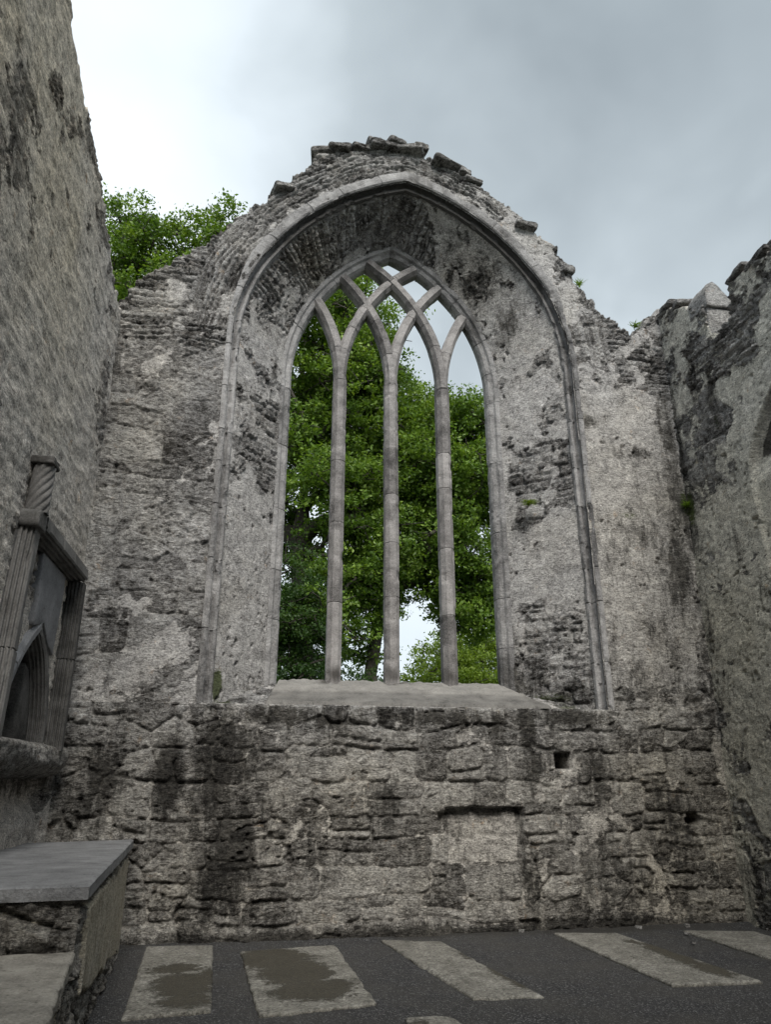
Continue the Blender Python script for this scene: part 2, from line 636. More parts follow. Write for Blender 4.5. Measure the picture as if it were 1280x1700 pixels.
def wall_fields(u, v, seed, zones, plaster_bias, pits=True):
    """zones: list of (weight array, kind). plaster_bias: array 0..1"""
    H = np.zeros_like(u)
    MO = np.zeros_like(u)
    TO = np.zeros_like(u)
    best = np.argmax(np.stack([z[0] + .25 * (fbm(u * 1.5, v * 1.5, seed + 40 + i, 3) - .5) for i, z in enumerate(zones)]), axis=0)
    for i, (wt, kind, *rest) in enumerate(zones):
        mk = best == i
        if not mk.any():
            continue
        uu, vv = (rest[0][mk], rest[1][mk]) if rest else (u[mk], v[mk])
        h, mo, to = stone_height(uu, vv, seed + i, kind)
        H[mk] = h
        MO[mk] = mo
        TO[mk] = to
    # rough split faces: long horizontal grain, broken by scallops
    wx = .10 * (fbm(u * 5, v * 5, seed + 9, 3) - .5)
    g = fbma(u * 6, (v + wx) * 12, seed + 11, 4)
    rid = 1 - np.abs(2 * fbma(u * 6 + 1.2 * g, (v + wx) * 11, seed + 23, 4, .62) - 1)
    rid2 = 1 - np.abs(2 * fbm(u * 11, v * 13, seed + 27, 3, .6) - 1)
    fine = fbma(u * 24, (v + wx) * 46, seed + 29, 2)
    rid3 = 1 - np.abs(2 * fbm((u + wx) * 17, (v - wx) * 27, seed + 31, 3, .6) - 1)
    act = .45 + 1.1 * fbm(u * 2.3, v * 2.3, seed + 36, 3)
    rough = ((g - .5) * .034 + (rid - .65) * .050 + (rid2 - .65) * .046 + (rid3 - .65) * .026 + (fine - .5) * .020) * act * .66
    wp = .5 * (fbm(u * 2.5, v * 2.5, seed + 55, 4, .6) - .5)
    pl = .55 * fbm(u * .8, v * .8, seed + 60, 3, .5) + .45 * fbm((u + wp) * 2.8, (v + wp) * 3.4, seed + 64, 5, .62)
    pl = (pl - .5) * 3.4 + plaster_bias
    pm = sst(.45, .52, pl)
    lvl = .026 + .030 * (fbm(u * 1.6, v * 1.6, seed + 70, 4) - .5) + .010 * sst(.75, 1.1, pl)
    # thin cracks in the render
    ck = np.abs(fbm(u * 2.2 + wp, v * 2.2, seed + 72, 5, .6) - .5)
    crack = sst(.010, .002, ck) * sst(.45, .6, fbm(u * 1.1, v * 1.1, seed + 74, 2))
    hs = H + rough * (1 - .35 * MO)
    hp = lvl + .35 * rough * sst(1.1, .5, pl) + .016 * (fbm(u * 8, v * 10, seed + 77, 4, .65) - .5) - .02 * crack
    h = hs * (1 - pm) + np.maximum(hp, hs * .6 - .004) * pm
    if pits:
        pt = fbm(u * 13, v * 15, seed + 90, 2) * (.55 + .45 * vn(u * 2.5, v * 2.5, seed + 91))
        h -= .045 * sst(.69, .76, pt)
    h += .05 * (fbm(u * .55, v * .55, seed + 80, 2) - .5)
    pa = np.maximum(pl + .02, MO * .62)
    return h, np.clip(pa, 0, 1.2), TO


def lerp_top(pts):
    xs = np.array([p[0] for p in pts])
    zs = np.array([p[1] for p in pts])
    return lambda u: np.interp(u, xs, zs)


def ragged(u, top, seed, amp=.12):
    """a ruined top: stones of irregular width stepping up and down"""
    rng = np.random.default_rng(seed)
    e = [u.min() - .1]
    while e[-1] < u.max() + .3:
        e.append(e[-1] + rng.uniform(.06, .26))
    e = np.array(e)
    off = rng.uniform(-1, 1, len(e)) * amp * .5
    slope = rng.uniform(-.25, .25, len(e))
    k = np.clip(np.searchsorted(e, u) - 1, 0, len(e) - 2)
    mid = (e[k] + e[k + 1]) / 2
    t = top(mid) * .45 + top(u) * .55
    return t + off[k] + slope[k] * (u - mid) + .03 * (fbm(u * 14, u * 0, seed, 3) - .5)


def build_wall(name, U, dz, top, fields, place, thick, m, hole=None, parent=None, zlo=-.06):
    nu = len(U)
    tmax = top.max() + thick + .1
    nv = int((tmax - zlo) / dz) + 2
    t = zlo + np.arange(nv) * dz
    u = np.repeat(U[:, None], nv, 1)
    tp = np.repeat(top[:, None], nv, 1)
    tt = np.repeat(t[None, :], nu, 0)
    v = np.minimum(tt, tp)
    back = np.clip(tt - tp, 0, thick)
    deg = (tt - tp) > thick + dz
    dist = v
    h, pa, to, st, mo, wa = fields(u.ravel(), dist.ravel())
    h = h.reshape(u.shape)
    onback = back > 0
    hfade = np.where(onback, np.clip(1 - back / .3, 0, 1), 1)
    rough_top = .09 * (fbm(u * 4, back * 4, 5, 3) - .5) + .03 * (fbm(u * 15, back * 15, 9, 2) - .5)
    vv = v + np.where(onback, rough_top * np.clip(back / .1, 0, 1), 0)
    n = h * hfade - back
    # soften the very edge
    V3 = place(u, n, vv)
    # close the far side down to the ground
    i_, j_ = np.meshgrid(np.arange(nu - 1), np.arange(nv - 1), indexing='ij')
    keep = ~(deg[:-1, :-1] | deg[1:, :-1])
    if hole is not None:
        uc = (u[:-1, :-1] + u[1:, 1:]) / 2
        vc = (v[:-1, :-1] + v[1:, 1:]) / 2
        hm = inpoly(uc.ravel(), vc.ravel(), hole).reshape(uc.shape) & ~onback[:-1, :-1]
        keep &= ~hm
    f = gridfaces(nu, nv, keep)
    A = dict(plaster=pa, tone=to, stain_shade=st, moss=mo, warm=wa)
    vs, f, A = compact(V3.reshape(-1, 3), f, A)
    return mesh(name, vs, f, m, parent, A)


# ---- window wall
XL, XR = -3.82, 4.03
OUT = [(-4.3, 7.3), (-3.87, 7.57), (-3.49, 8.05), (-2.9, 8.59), (-2.47, 9.05), (-2.11, 9.45), (-1.79, 9.9), (-1.53, 10.15), (-1.25, 10.55),
       (-1.1, 10.68), (-.48, 10.78), (.24, 10.78), (.82, 10.60), (1.16, 10.42), (1.95, 9.75), (2.35, 9.35), (2.59, 9.0), (2.75, 8.62), (3.1, 8.2),
       (3.5, 7.86), (3.62, 8.0), (3.85, 8.22), (4.1, 8.42), (4.5, 8.45)]
DU = .0135
Uw = np.arange(-4.25, 4.45, DU)
top_w = ragged(Uw, lerp_top(OUT), 21, .10)

STAINS_W = [(-2.05, 1.75, .34, .75, .80), (-1.95, .95, .36, .9, .66), (-2.62, 1.65, .16, .38, 1.0), (-3.3, 1.62, .22, .30, .75),
            (-3.5, 1.25, .3, .35, .55), (-1.55, 2.25, .55, .13, .85), (-.9, 2.2, .3, .12, .6), (-.3, 2.28, .5, .09, .6), (.45, 2.25, .5, .12, .7), (1.45, 2.15, .12, .32, 1.0), (2.1, 2.28, .5, .12, .85),
            (1.52, 1.75, .16, .22, .7), (2.3, 1.6, .22, .35, .65), (1.1, 2.2, .2, .15, .6), (2.9, 2.75, .45, .35, .6), (3.5, 2.9, .35, .5, .65),
            (3.87, 6.3, .15, 1.0, .85), (3.88, 5.0, .28, .9, .8), (3.75, 4.2, .35, .7, .85), (3.95, 3.2, .2, 1.2, .65), (3.3, 4.7, .4, .35, .6),
            (2.65, 6.35, .22, .12, .9), (3.35, 5.9, .4, .12, .75), (3.2, 5.05, .3, .2, .55), (2.2, .05, 1.4, .09, .9), (0, .03, 4, .07, .8),
            (-3.8, 6.6, .15, .25, .7), (-3.1, 5.7, .3, .14, .5), (-3.45, 4.3, .3, .35, .45), (-3.3, 3.2, .3, .15, .55), (3.2, 1.0, .45, .7, .45), (3.3, 3.6, .5, 1.2, .42), (2.9, 4.6, .4, 1.0, .38), (3.5, 5.3, .4, .9, .45), (2.7, 3.2, .15, .6, .4), (-3.0, 5.0, .6, .5, .35), (-3.5, 3.7, .3, .6, .4), (2.3, .45, .5, .5, .5),
            (-1.0, .8, .14, .22, .6), (-.3, 1.35, .2, .16, .5), (1.4, .45, .1, .3, .6), (-3.4, .6, .6, .5, .4), (3.75, 7.4, .12, .5, .5)]


def radial(u, v):
    """distance outside the arch and length along it"""
    d = np.full(u.shape, 9.0)
    s = np.zeros(u.shape)
    mk = (v > 6.9) & (v < 11.2) & (np.abs(u - .08) < 3.6)
    idx = np.where(mk)[0]
    Pth = FRONT[::3]
    S = FS[::3]
    for a in range(0, len(idx), 20000):
        q = idx[a:a + 20000]
        D = np.hypot(u[q][:, None] - Pth[None, :, 0], v[q][:, None] - Pth[None, :, 1])
        k = D.argmin(1)
        d[q] = D[np.arange(len(q)), k]
        s[q] = S[k]
    return d, s


def fields_w(u, v):
    d, s = radial(u, v)
    low = sst(2.5, 2.3, v)
    hi = sst(6.6, 7.3, v + .25 * (fbm(u * 1.2, v * 1.2, 3, 3) - .5) - .45 * (u > 0) * -1)
    rad = (sst(.80, .62, d)) * (v > 7.3)
    z_low = low
    z_mid = (1 - low) * (1 - hi) * .9
    z_hi = hi * (1 - rad) + .01
    z_rad = rad * 2.0
    bias = np.full(u.shape, .18)
    bias = np.where(v < 2.38, .02 + .35 * sst(1.6, 2.6, u) + .12 * sst(-2.4, -3.0, u), bias)
    bias = np.where(v > 2.38, np.where(u > 0, .64, .50), bias)
    bias = bias - .22 * sst(6.6, 7.2, v) + .3 * sst(.45, .2, d) - .25 * sst(9.4, 9.9, v)
    # left jamb: large smoother blocks beside the arch
    h, pa, to = wall_fields(u, v, 100, [(z_low, 'big'), (z_mid, 'ashlar'), (z_hi, 'slate'), (z_rad, 'slate', d * 1.0, s)] if False else
                            [(z_low, 'big'), (z_mid, 'ashlar'), (z_hi, 'slate'), (z_rad, 'slate', s_perp(s), d)], bias)
    # a square putlog hole, a round hole, a shallow blocked recess
    q = np.minimum(np.minimum(u - 1.77, 1.98 - u), np.minimum(v - 1.69, 1.885 - v))
    h = np.where(q > 0, h - .50 * sst(0, .02, q), h)
    q = 1 - np.hypot((u - 3.49) / .11, (v - 1.13) / .085)
    h = h - .26 * sst(0, .25, q)
    wob = .03 * (fbm(u * 7, v * 7, 66, 3) - .5)
    q = np.minimum(np.minimum(u - .42, 1.36 - u), np.minimum(v - .25, 1.29 - v)) + wob
    q2 = np.minimum(np.minimum(u - .34, .5 - u), np.minimum(v - .8, 1.22 - v)) + wob
    q = np.maximum(q, q2)
    rin = sst(0, .022, q) * sst(.30, .75, v)
    h = h * (1 - .55 * rin) - .115 * rin
    pa = np.maximum(pa, .62 * sst(.02, .08, q) * (v > .7))
    # wall below the sill stands slightly proud
    h = h + .035 * sst(2.40, 2.36, v) * sst(-2.5, -2.25, u) * sst(2.9, 2.5, u)
    # deep cracks in the lower right of the panel
    st = blobs(u, v, STAINS_W)
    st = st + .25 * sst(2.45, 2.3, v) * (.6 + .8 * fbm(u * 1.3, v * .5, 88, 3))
    mo = blobs(u, v, [(-2.22, 2.6, .06, .22, .9), (4.0, 5.2, .12, .25, .7), (3.1, 4.95, .25, .12, .5), (2.3, 2.5, .3, .1, .45), (-2.6, 1.2, .3, .3, .25)])
    wa = .38 * sst(2.6, 1.4, v) + .35 * sst(1.8, 3.2, u) * sst(7.5, 5, v) * .8 + .25 * sst(-2.6, -3.4, u) * sst(3.5, 5.5, v)
    return h, pa, to, st, mo, wa


def s_perp(s):
    return s


wall = empty('gable_wall', 'ruined grey rubble wall with tall pointed window and broken stepped top', 'wall')
hole = [tuple(p + FN[i] * .07) for i, p in enumerate(FRONT)]
hole = [(hole[0][0], 2.39)] + [tuple(q) for q in hole] + [(hole[-1][0], 2.39)]
build_wall('masonry', Uw, DU, top_w, fields_w, lambda u, n, v: np.stack([u, -n, v], -1), 1.15, M_WALL, hole, wall)

# outer (far) face of the gable
bo = joinsegs(backsegs(.1, .10))
gu, gz = np.arange(-4.25, 4.46, .1), np.arange(-.1, 10.9, .1)
GU, GZ = np.meshgrid(gu, gz, indexing='ij')
cu, cz = (GU[:-1, :-1] + .05).ravel(), (GZ[:-1, :-1] + .05).ravel()
kp = ~inpoly(cu, cz, [tuple(p) for p in bo] + []) & (cz < np.interp(cu, Uw, top_w) - .12) | (cz < 2.7)
kp &= (cz < np.interp(cu, Uw, top_w) - .12)
fo = gridfaces(len(gu), len(gz), kp)
n_ = GU.size
z0 = np.zeros(n_)
mesh('outer_face', np.stack([GU.ravel(), np.full(n_, 1.15), GZ.ravel()], 1), fo, M_WALL, wall,
     dict(plaster=z0 + .3, tone=z0 + .5, stain_shade=z0, moss=z0, warm=z0))


# ---- swept mouldings
def sweep(name, path, prof, m, parent=None, joints=(), seed=0, closed_prof=False, amp=.004, normals=None, groove=.007,
          stain_shade=None, plane='xz', x0=0.0, gw=.006, widths=None):
    """path: N x 2 in the plane; prof: list of (offset outward, depth y)"""
    path = np.asarray(path)
    d = np.r_[0, np.cumsum(np.linalg.norm(np.diff(path, axis=0), axis=1))]
    extra = []
    for j in joints:
        extra += [j - gw * 1.6, j - gw * .5, j + gw * .5, j + gw * 1.6]
    s = np.unique(np.clip(np.r_[d, extra], 0, d[-1]))
    P = np.stack([np.interp(s, d, path[:, 0]), np.interp(s, d, path[:, 1])], 1)
    Nn = normals2(path) if normals is None else normals
    NN = np.stack([np.interp(s, d, Nn[:, 0]), np.interp(s, d, Nn[:, 1])], 1)
    NN /= np.linalg.norm(NN, axis=1)[:, None]
    rng = np.random.default_rng(seed + 1)
    js = np.sort(np.array(list(joints) + [1e9]))
    k = np.searchsorted(js, s)
    tone = rng.random(len(js) + 1)[k]
    shift = (rng.random(len(js) + 1)[k] - .5) * .004
    g = np.zeros(len(s))
    for j in joints:
        g = np.maximum(g, (np.abs(s - j) < gw * .8).astype(float))
    prof = np.array(prof)
    # refine the profile
    fine = [prof[0]]
    pairs = list(zip(prof[:-1], prof[1:]))
    if closed_prof:
        pairs.append((prof[-1], prof[0]))
    for a, b in pairs:
        L_ = np.hypot(*(b - a))
        n = max(1, int(L_ / .03))
        for t in range(1, n + 1):
            fine.append(a + (b - a) * t / n)
    if closed_prof:
        fine = fine[:-1]
    fine = np.array(fine)
    cen = fine.mean(0)
    np_ = len(fine)
    ns = len(s)
    off = fine[None, :, 0] + np.zeros((ns, 1))
    dep = fine[None, :, 1] + np.zeros((ns, 1))
    if widths is not None:
        wk = np.interp(s, d, widths)[:, None]
        off = np.where(off > .1, .1 + (off - .1) * wk, off)
    # groove pulls the surface toward the profile centre
    dirc = cen - fine
    dl = np.linalg.norm(dirc, axis=1)[:, None] + 1e-6
    dirc = dirc / dl
    nz = amp * 2 * (fbm(s[:, None] * 9 + np.zeros((1, np_)), np.arange(np_)[None, :] * .37 + np.zeros((ns, 1)), seed, 3) - .5)
    nz = nz + amp * 5 * -sst(.64, .75, fbm(s[:, None] * 5 + np.zeros((1, np_)), np.arange(np_)[None, :] * .45 + np.zeros((ns, 1)), seed + 9, 3))
    pull = g[:, None] * groove - nz
    off = off + dirc[None, :, 0] * pull + shift[:, None]
    dep = dep + dirc[None, :, 1] * pull + shift[:, None]
    X = P[:, 0:1] + NN[:, 0:1] * off
    Z = P[:, 1:2] + NN[:, 1:2] * off
    if plane == 'xz':
        V3 = np.stack([X, dep, Z], -1).reshape(-1, 3)
    else:       # plane of a side wall: path is (y, z), depth runs along x
        V3 = np.stack([x0 + dep, X, Z], -1).reshape(-1, 3)
    if closed_prof:
        i, j = np.meshgrid(np.arange(ns - 1), np.arange(np_), indexing='ij')
        a = (i * np_ + j).ravel()
        b = (i * np_ + (j + 1) % np_).ravel()
        f = np.stack([a, b, b + np_, a + np_], 1)
    else:
        f = gridfaces(ns, np_)
    sn = np.zeros(V3.shape[0]) if stain_shade is None else stain_shade(V3)
    o = mesh(name, V3, f, m, parent, dict(tone=np.repeat(tone, np_), stain_shade=sn, plaster=np.zeros(len(V3)),
                                          moss=np.zeros(len(V3)), warm=np.zeros(len(V3))))
    o.data.set_sharp_from_angle(angle=R(28))
    return o


def mkjoints(L_, lo, hi, seed):
    rng = np.random.default_rng(seed)
    j = [rng.uniform(lo, hi)]
    while j[-1] < L_ - lo:
        j.append(j[-1] + rng.uniform(lo, hi))
    return j[:-1]


def st_front(V):
    return blobs(V[:, 0], V[:, 2], [(.3, 10.2, .5, .25, .5), (-.8, 9.8, .5, .2, .3), (1.4, 9.4, .7, .35, .55), (2.2, 8.3, .3, .5, .45), (-2.3, 5.2, .15, .9, .25)]) + .75 * sst(-.03, .02, V[:, 1]) * sst(8.2, 9.0, V[:, 2]) * sst(.11, .09, V[:, 1])


FSM = FN.copy()
for _ in range(3):
    FSM[1:-1] = (FSM[:-2] + FSM[1:-1] + FSM[2:]) / 3
# dressed voussoirs with a roll, a deep hollow and a splay running into the reveal
prof_front = [(.25, .04), (.245, -.052), (.15, -.068), (.10, -.068), (.078, -.050), (.092, .04), (.06, .085), (.02, .05), (-.012, .052), (-.022, .09), (-.01, .13), (-.03, .16), (.03, .2)]
sweep('arch_moulding', FRONT, prof_front, M_CUT, wall, mkjoints(FS[-1], .42, .95, 5), 31, amp=.006, normals=FSM, stain_shade=st_front, groove=.012,
      widths=.35 + .65 * sst(7.6, 8.8, FRONT[:, 1]))

# ---- splayed reveal
FR = [resample(s_, .018) for s_ in (FJL, FAL, FAR, FJR)]
BK = backsegs(.018, .125)
rows = []
for a, b in zip(FR, BK):
    n = max(len(a), len(b))
    ta, tb, t = np.linspace(0, 1, len(a)), np.linspace(0, 1, len(b)), np.linspace(0, 1, n)
    A = np.stack([np.interp(t, ta, a[:, k]) for k in (0, 1)], 1)
    B = np.stack([np.interp(t, tb, b[:, k]) for k in (0, 1)], 1)
    rows.append((A, B))
A = np.vstack([rows[0][0]] + [r[0][1:] for r in rows[1:]])
B = np.vstack([rows[0][1]] + [r[1][1:] for r in rows[1:]])
nd = 64
t = np.linspace(0, 1, nd)[None, :, None]
y = .10 + (.84 - .10) * t[..., 0]
XZ = A[:, None, :] * (1 - t) + B[:, None, :] * t
V3 = np.stack([XZ[..., 0], y + np.zeros((len(A), 1)), XZ[..., 1]], -1)
du = np.gradient(V3, axis=0)
dv = np.gradient(V3, axis=1)
nn = np.cross(du, dv)
nn /= np.linalg.norm(nn, axis=-1)[..., None] + 1e-9
cen = np.array([0, .5, 6.5])
sg = np.sign(((cen - V3) * nn).sum(-1))[..., None]
nn *= sg
sarc = np.r_[0, np.cumsum(np.linalg.norm(np.diff((A + B) / 2, axis=0), axis=1))]
SU = sarc[:, None] + np.zeros((1, nd))
DV = (t[..., 0] * 1.25) + np.zeros((len(A), 1))
su, dd = SU.ravel(), DV.ravel()
vz = V3[..., 2].ravel()
vx = V3[..., 0].ravel()
arch = sst(7.2, 7.8, vz)
bias = np.where(vx > 0, .54, .42) + .22 * arch
hh, pa, to = wall_fields(dd, su, 300, [(1 - arch, 'mid'), (arch, 'slate', dd, su)], bias)
hh = (hh - .035) * np.repeat((np.sin(np.pi * np.clip(t[..., 0], .02, .98)) ** .35), len(A), 0).ravel().reshape(len(A), nd).ravel() if False else (hh - .035)
edge = np.clip(np.minimum(t[0, :, 0], 1 - t[0, :, 0]) / .08, 0, 1)[None, :] + np.zeros((len(A), 1))
hh = hh.reshape(len(A), nd) * edge
V3 = V3 + nn * hh[..., None]
st = blobs(vx, vz, [(1.35, 8.9, .28, .5, .75), (1.8, 8.2, .22, .4, .75), (.9, 9.5, .25, .25, .55), (1.0, 9.2, .25, .3, .5), (-.8, 9.3, .15, .3, .45), (-1.8, 8.3, .15, .3, .4),
                    (1.75, 2.75, .3, .4, .85), (2.2, 2.6, .3, .25, .7), (-1.75, 7.15, .06, .25, .8), (-1.9, 5.6, .2, .1, .45), (-1.9, 2.6, .3, .2, .45), (-.1, 9.8, .8, .15, .2)])
mo = blobs(vx, vz, [(-2.2, 2.6, .06, .22, 1.0), (2.0, 2.55, .4, .15, .55), (-1.6, 2.75, .2, .1, .4)])
wa = blobs(vx, vz, [(-1.3, 9.0, .35, .4, .6), (1.2, 9.0, .6, .6, .35)])
mesh('window_reveal', V3.reshape(-1, 3), gridfaces(len(A), nd), M_WALL, wall, dict(plaster=pa, tone=to, stain_shade=st, moss=mo, warm=wa))

# ---- sill: rubble foot and smooth sloping slab
xs = np.arange(0, 1.0001, 1 / 260)
ys = np.linspace(0, 1, 56)
SX, SY = np.meshgrid(xs, ys, indexing='ij')
xl, xr = -2.27 + SY * .74, 2.47 - SY * .9
X = xl + (xr - xl) * SX
Y = -.02 + SY * .98
Z = 2.375 + SY * .36
h, pa, to = wall_fields(X.ravel(), Y.ravel() * 1.3, 410, [(np.ones(X.size), 'mid')], np.full(X.size, .2))
Z = Z + (h.reshape(X.shape) - .05)
zr = np.zeros(X.size)
mesh('sill_bed', np.stack([X, Y, Z], -1).reshape(-1, 3), gridfaces(*X.shape), M_WALL, wall,
     dict(plaster=pa, tone=to, stain_shade=blobs(X.ravel(), Y.ravel(), [(2.0, .3, .4, .4, .6), (-2, .3, .3, .3, .4)]), moss=blobs(X.ravel(), Y.ravel(), [(-2.15, .1, .15, .3, .8), (2.1, .2, .3, .3, .5)]), warm=zr))
SX, SY = np.meshgrid(np.linspace(0, 1, 240), np.linspace(0, 1, 44), indexing='ij')
xl, xr = -1.66 + SY * .18, 1.82 - SY * .32
wob = .02 * (fbm(SY * 6, SY * 0 + 3, 8, 2) - .5)
X = xl + (xr - xl) * SX + wob
Y = -.025 + SY * 1.0
Z = 2.415 + SY * .36
# upper strip is a rougher, slightly raised course
up_ = sst(.44, .50, SY + .05 * (fbm(X * 2.2, X * 0, 12, 3) - .5))
Z = Z + up_ * .018 + up_ * .05 * (fbm(X * 14, Y * 14, 14, 3) - .5) + .004 * (fbm(X * 4, Y * 4, 15, 3) - .5)
e_ = np.minimum(np.minimum(SX, 1 - SX) * 3.3, SY * 1.0)
Z = Z - .06 * sst(.02, 0, e_)
cr = (np.abs(X - (.32 + .10 * (Y - .2))) < .007) | (np.abs(X + .75 - .03 * np.sin(Y * 9)) < .006)
Z = Z - .012 * cr
mesh('window_sill', np.stack([X, Y, Z], -1).reshape(-1, 3), gridfaces(*X.shape), M_SILL, wall,
     dict(tone=(.35 + .9 * up_).ravel(), stain_shade=(blobs(X, Y, [(-.86, .92, .1, .1, .7), (.0, .92, .1, .14, .8), (.1, .9, .2, .06, .6), (1.7, .2, .2, .3, .4)]) + .12 * up_).ravel(), plaster=zr[:1].repeat(X.size), moss=zr[:1].repeat(X.size), warm=zr[:1].repeat(X.size)))

# ---- tracery
trac = bpy.data.objects.new('window_tracery', None)
C.objects.link(trac)
trac.parent = wall
bs = joinsegs(backsegs(.02, 0.0))
bs = bs[bs[:, 1] > 2.5]
bn = normals2(bs)
for _ in range(3):
    bn[1:-1] = (bn[:-2] + bn[1:-1] + bn[2:]) / 3
blen = seglen(bs)
prof_fr = [(.16, .80), (.105, .82), (.085, .86), (.03, .885), (.0, .94), (.0, 1.06), (.04, 1.13), (.13, 1.16)]
sweep('window_frame', bs, prof_fr, M_CUT, trac, mkjoints(blen, .5, 1.1, 9), 41, normals=bn, groove=.01,
      stain_shade=lambda V: blobs(V[:, 0], V[:, 2], [(1.3, 8.3, .3, .4, .5), (1.5, 2.9, .2, .3, .6), (.2, 9.5, .5, .2, .25)]))


def bar(name, path, dy, seed, hw=.098, joints=None):
    k = .5
    pf = [(-.042, .835), (.042, .835), (hw, .905), (hw, 1.05), (.045, 1.13), (-.045, 1.13), (-hw, 1.05), (-hw, .905)]
    pf = [(a, b + dy) for a, b in pf]
    L_ = seglen(path)
    return sweep(name, path, pf, M_TRAC, trac, mkjoints(L_, .55, 1.25, seed) if joints is None else joints, seed, True, .003, groove=.006,
                 stain_shade=lambda V: blobs(V[:, 0], V[:, 2], [(x, 2.85, .12, .12, .75) for x in (-.78, 0, .78)]))


X3 = (-.775, .005, .80)
RA = RB + .03
for i, x in enumerate(X3):
    pth = np.stack([np.full(260, x), np.linspace(2.70, BZ + .04, 260)], 1)
    bar('mullion', pth, 0.0, 50 + i)


def arc_from(x, side, dy, seed, hwid=.088):
    """from mullion x curving towards +side until the main arch"""
    pts = []
    cx = x + side * RA
    for a in np.arange(0, 1.45, .008):
        px = cx - side * RA * math.cos(a)
        pz = BZ + RA * math.sin(a)
        # inside the main arch?
        cm = -side * (RB - 1.50)
        if math.hypot(px - cm, pz - BZ) > RB + .06 and px * side > 0 or (px * side > 1.56):
            break
        pts.append((px, pz))
    return bar('tracery_bar', np.array(pts), dy, seed, hwid, joints=mkjoints(seglen(np.array(pts)), .4, .8, seed))


sd_ = 60
for i, x in enumerate(X3):
    arc_from(x, 1, .006 + .004 * i, sd_ + i)
    arc_from(x, -1, -.007 - .004 * i, sd_ + 10 + i)

# ---- loose coping stones along the broken top
def rock(name, loc, size, rot, seed, m, parent=None, tone=.4, stain_shade=.2, sub=3, bev=.22):
    """a rough split block"""
    n = 9
    lin = np.linspace(-1, 1, n)
    vs, fs = [], []
    for ax in range(3):
        for sgn in (-1, 1):
            a, b = np.meshgrid(lin, lin, indexing='ij')
            q = np.zeros((n, n, 3))
            q[..., ax] = sgn
            q[..., (ax + 1) % 3] = a
            q[..., (ax + 2) % 3] = b
            g = gridfaces(n, n)
            if sgn < 0:
                g = g[:, ::-1]
            fs.append(g + len(vs) * n * n)
            vs.append(q.reshape(-1, 3))
    V = np.vstack(vs)
    F = np.vstack(fs)
    # round the box
    p = 12.0
    nrm = (np.abs(V) ** p).sum(1) ** (1 / p)
    V = V / nrm[:, None]
    V = V * (1 + .22 * (fbm(V[:, 0] * 1.3 + V[:, 2] * .9 + seed, V[:, 1] * 1.3 + V[:, 2] * .5, seed, 3) - .5)[:, None])
    V = V + .10 * (fbm(V[:, 0:1] * 3 + seed, V[:, 2:3] * 9 + V[:, 1:2], seed + 4, 3) - .5)
    V = V * np.array(size) / 2
    Mr = np.array(Matrix.Rotation(rot[2], 3, 'Z') @ Matrix.Rotation(rot[1], 3, 'Y') @ Matrix.Rotation(rot[0], 3, 'X'))
    V = V @ Mr.T + np.array(loc)
    z = np.zeros(len(V))
    return mesh(name, V, F, m, parent, dict(tone=z + tone, stain_shade=z + stain_shade, plaster=z - .2, moss=z, warm=z))


rng = np.random.default_rng(77)
cop = [(-1.2, 10.62, .36, .12), (-.98, 10.70, .35, .1), (-.62, 10.78, .4, .09), (-.45, 10.91, .22, .12), (-.28, 10.82, .5, .12),
       (-.12, 10.94, .30, .12), (.12, 10.84, .5, .12), (.26, 10.92, .24, .13), (.72, 10.63, .55, .08), (.98, 10.56, .2, .12), (1.10, 10.44, .3, .1),
       (1.95, 9.70, .34, .12), (2.55, 8.98, .2, .15), (-1.80, 9.84, .30, .10)]
for i, (x, z, sx, sz) in enumerate(cop):
    z -= .02 + (.05 if abs(x) > 1.3 else 0)
    sz *= .8
    rock('coping_stone', (x, rng.uniform(.05, .16), z), (sx, rng.uniform(.35, .5), sz), (rng.uniform(-.1, .1), rng.uniform(-.08, .08) + (.0 if abs(x) < .7 else (.14 if x > 0 else -.14)), rng.uniform(-.3, .3)), i, M_WALL, wall,
         tone=rng.uniform(.1, .6), stain_shade=rng.uniform(.1, .45))

# ------------------------------------------------------------------ left wall (inner face x = XL)
Ul = np.r_[np.arange(.12, -5.6, -.018), np.arange(-5.6, -11.0, -.12)]
TL = [(-11, 8.6), (-6, 8.5), (-4.4, 8.3), (-3.67, 8.19), (-3.03, 8.0), (-2.4, 7.97), (-1.82, 7.85), (-1.1, 7.62), (-.46, 7.42), (-.2, 7.40), (.3, 7.4)]
top_l = ragged(-Ul, lambda q: lerp_top(TL)(-q), 33, .10)
ARCH_L = [(-2.32, 1.88), (-2.26, 2.12), (-2.10, 2.38), (-1.84, 2.66), (-1.50, 2.90), (-1.20, 2.70), (-.99, 2.42), (-.87, 2.15), (-.82, 1.88)]


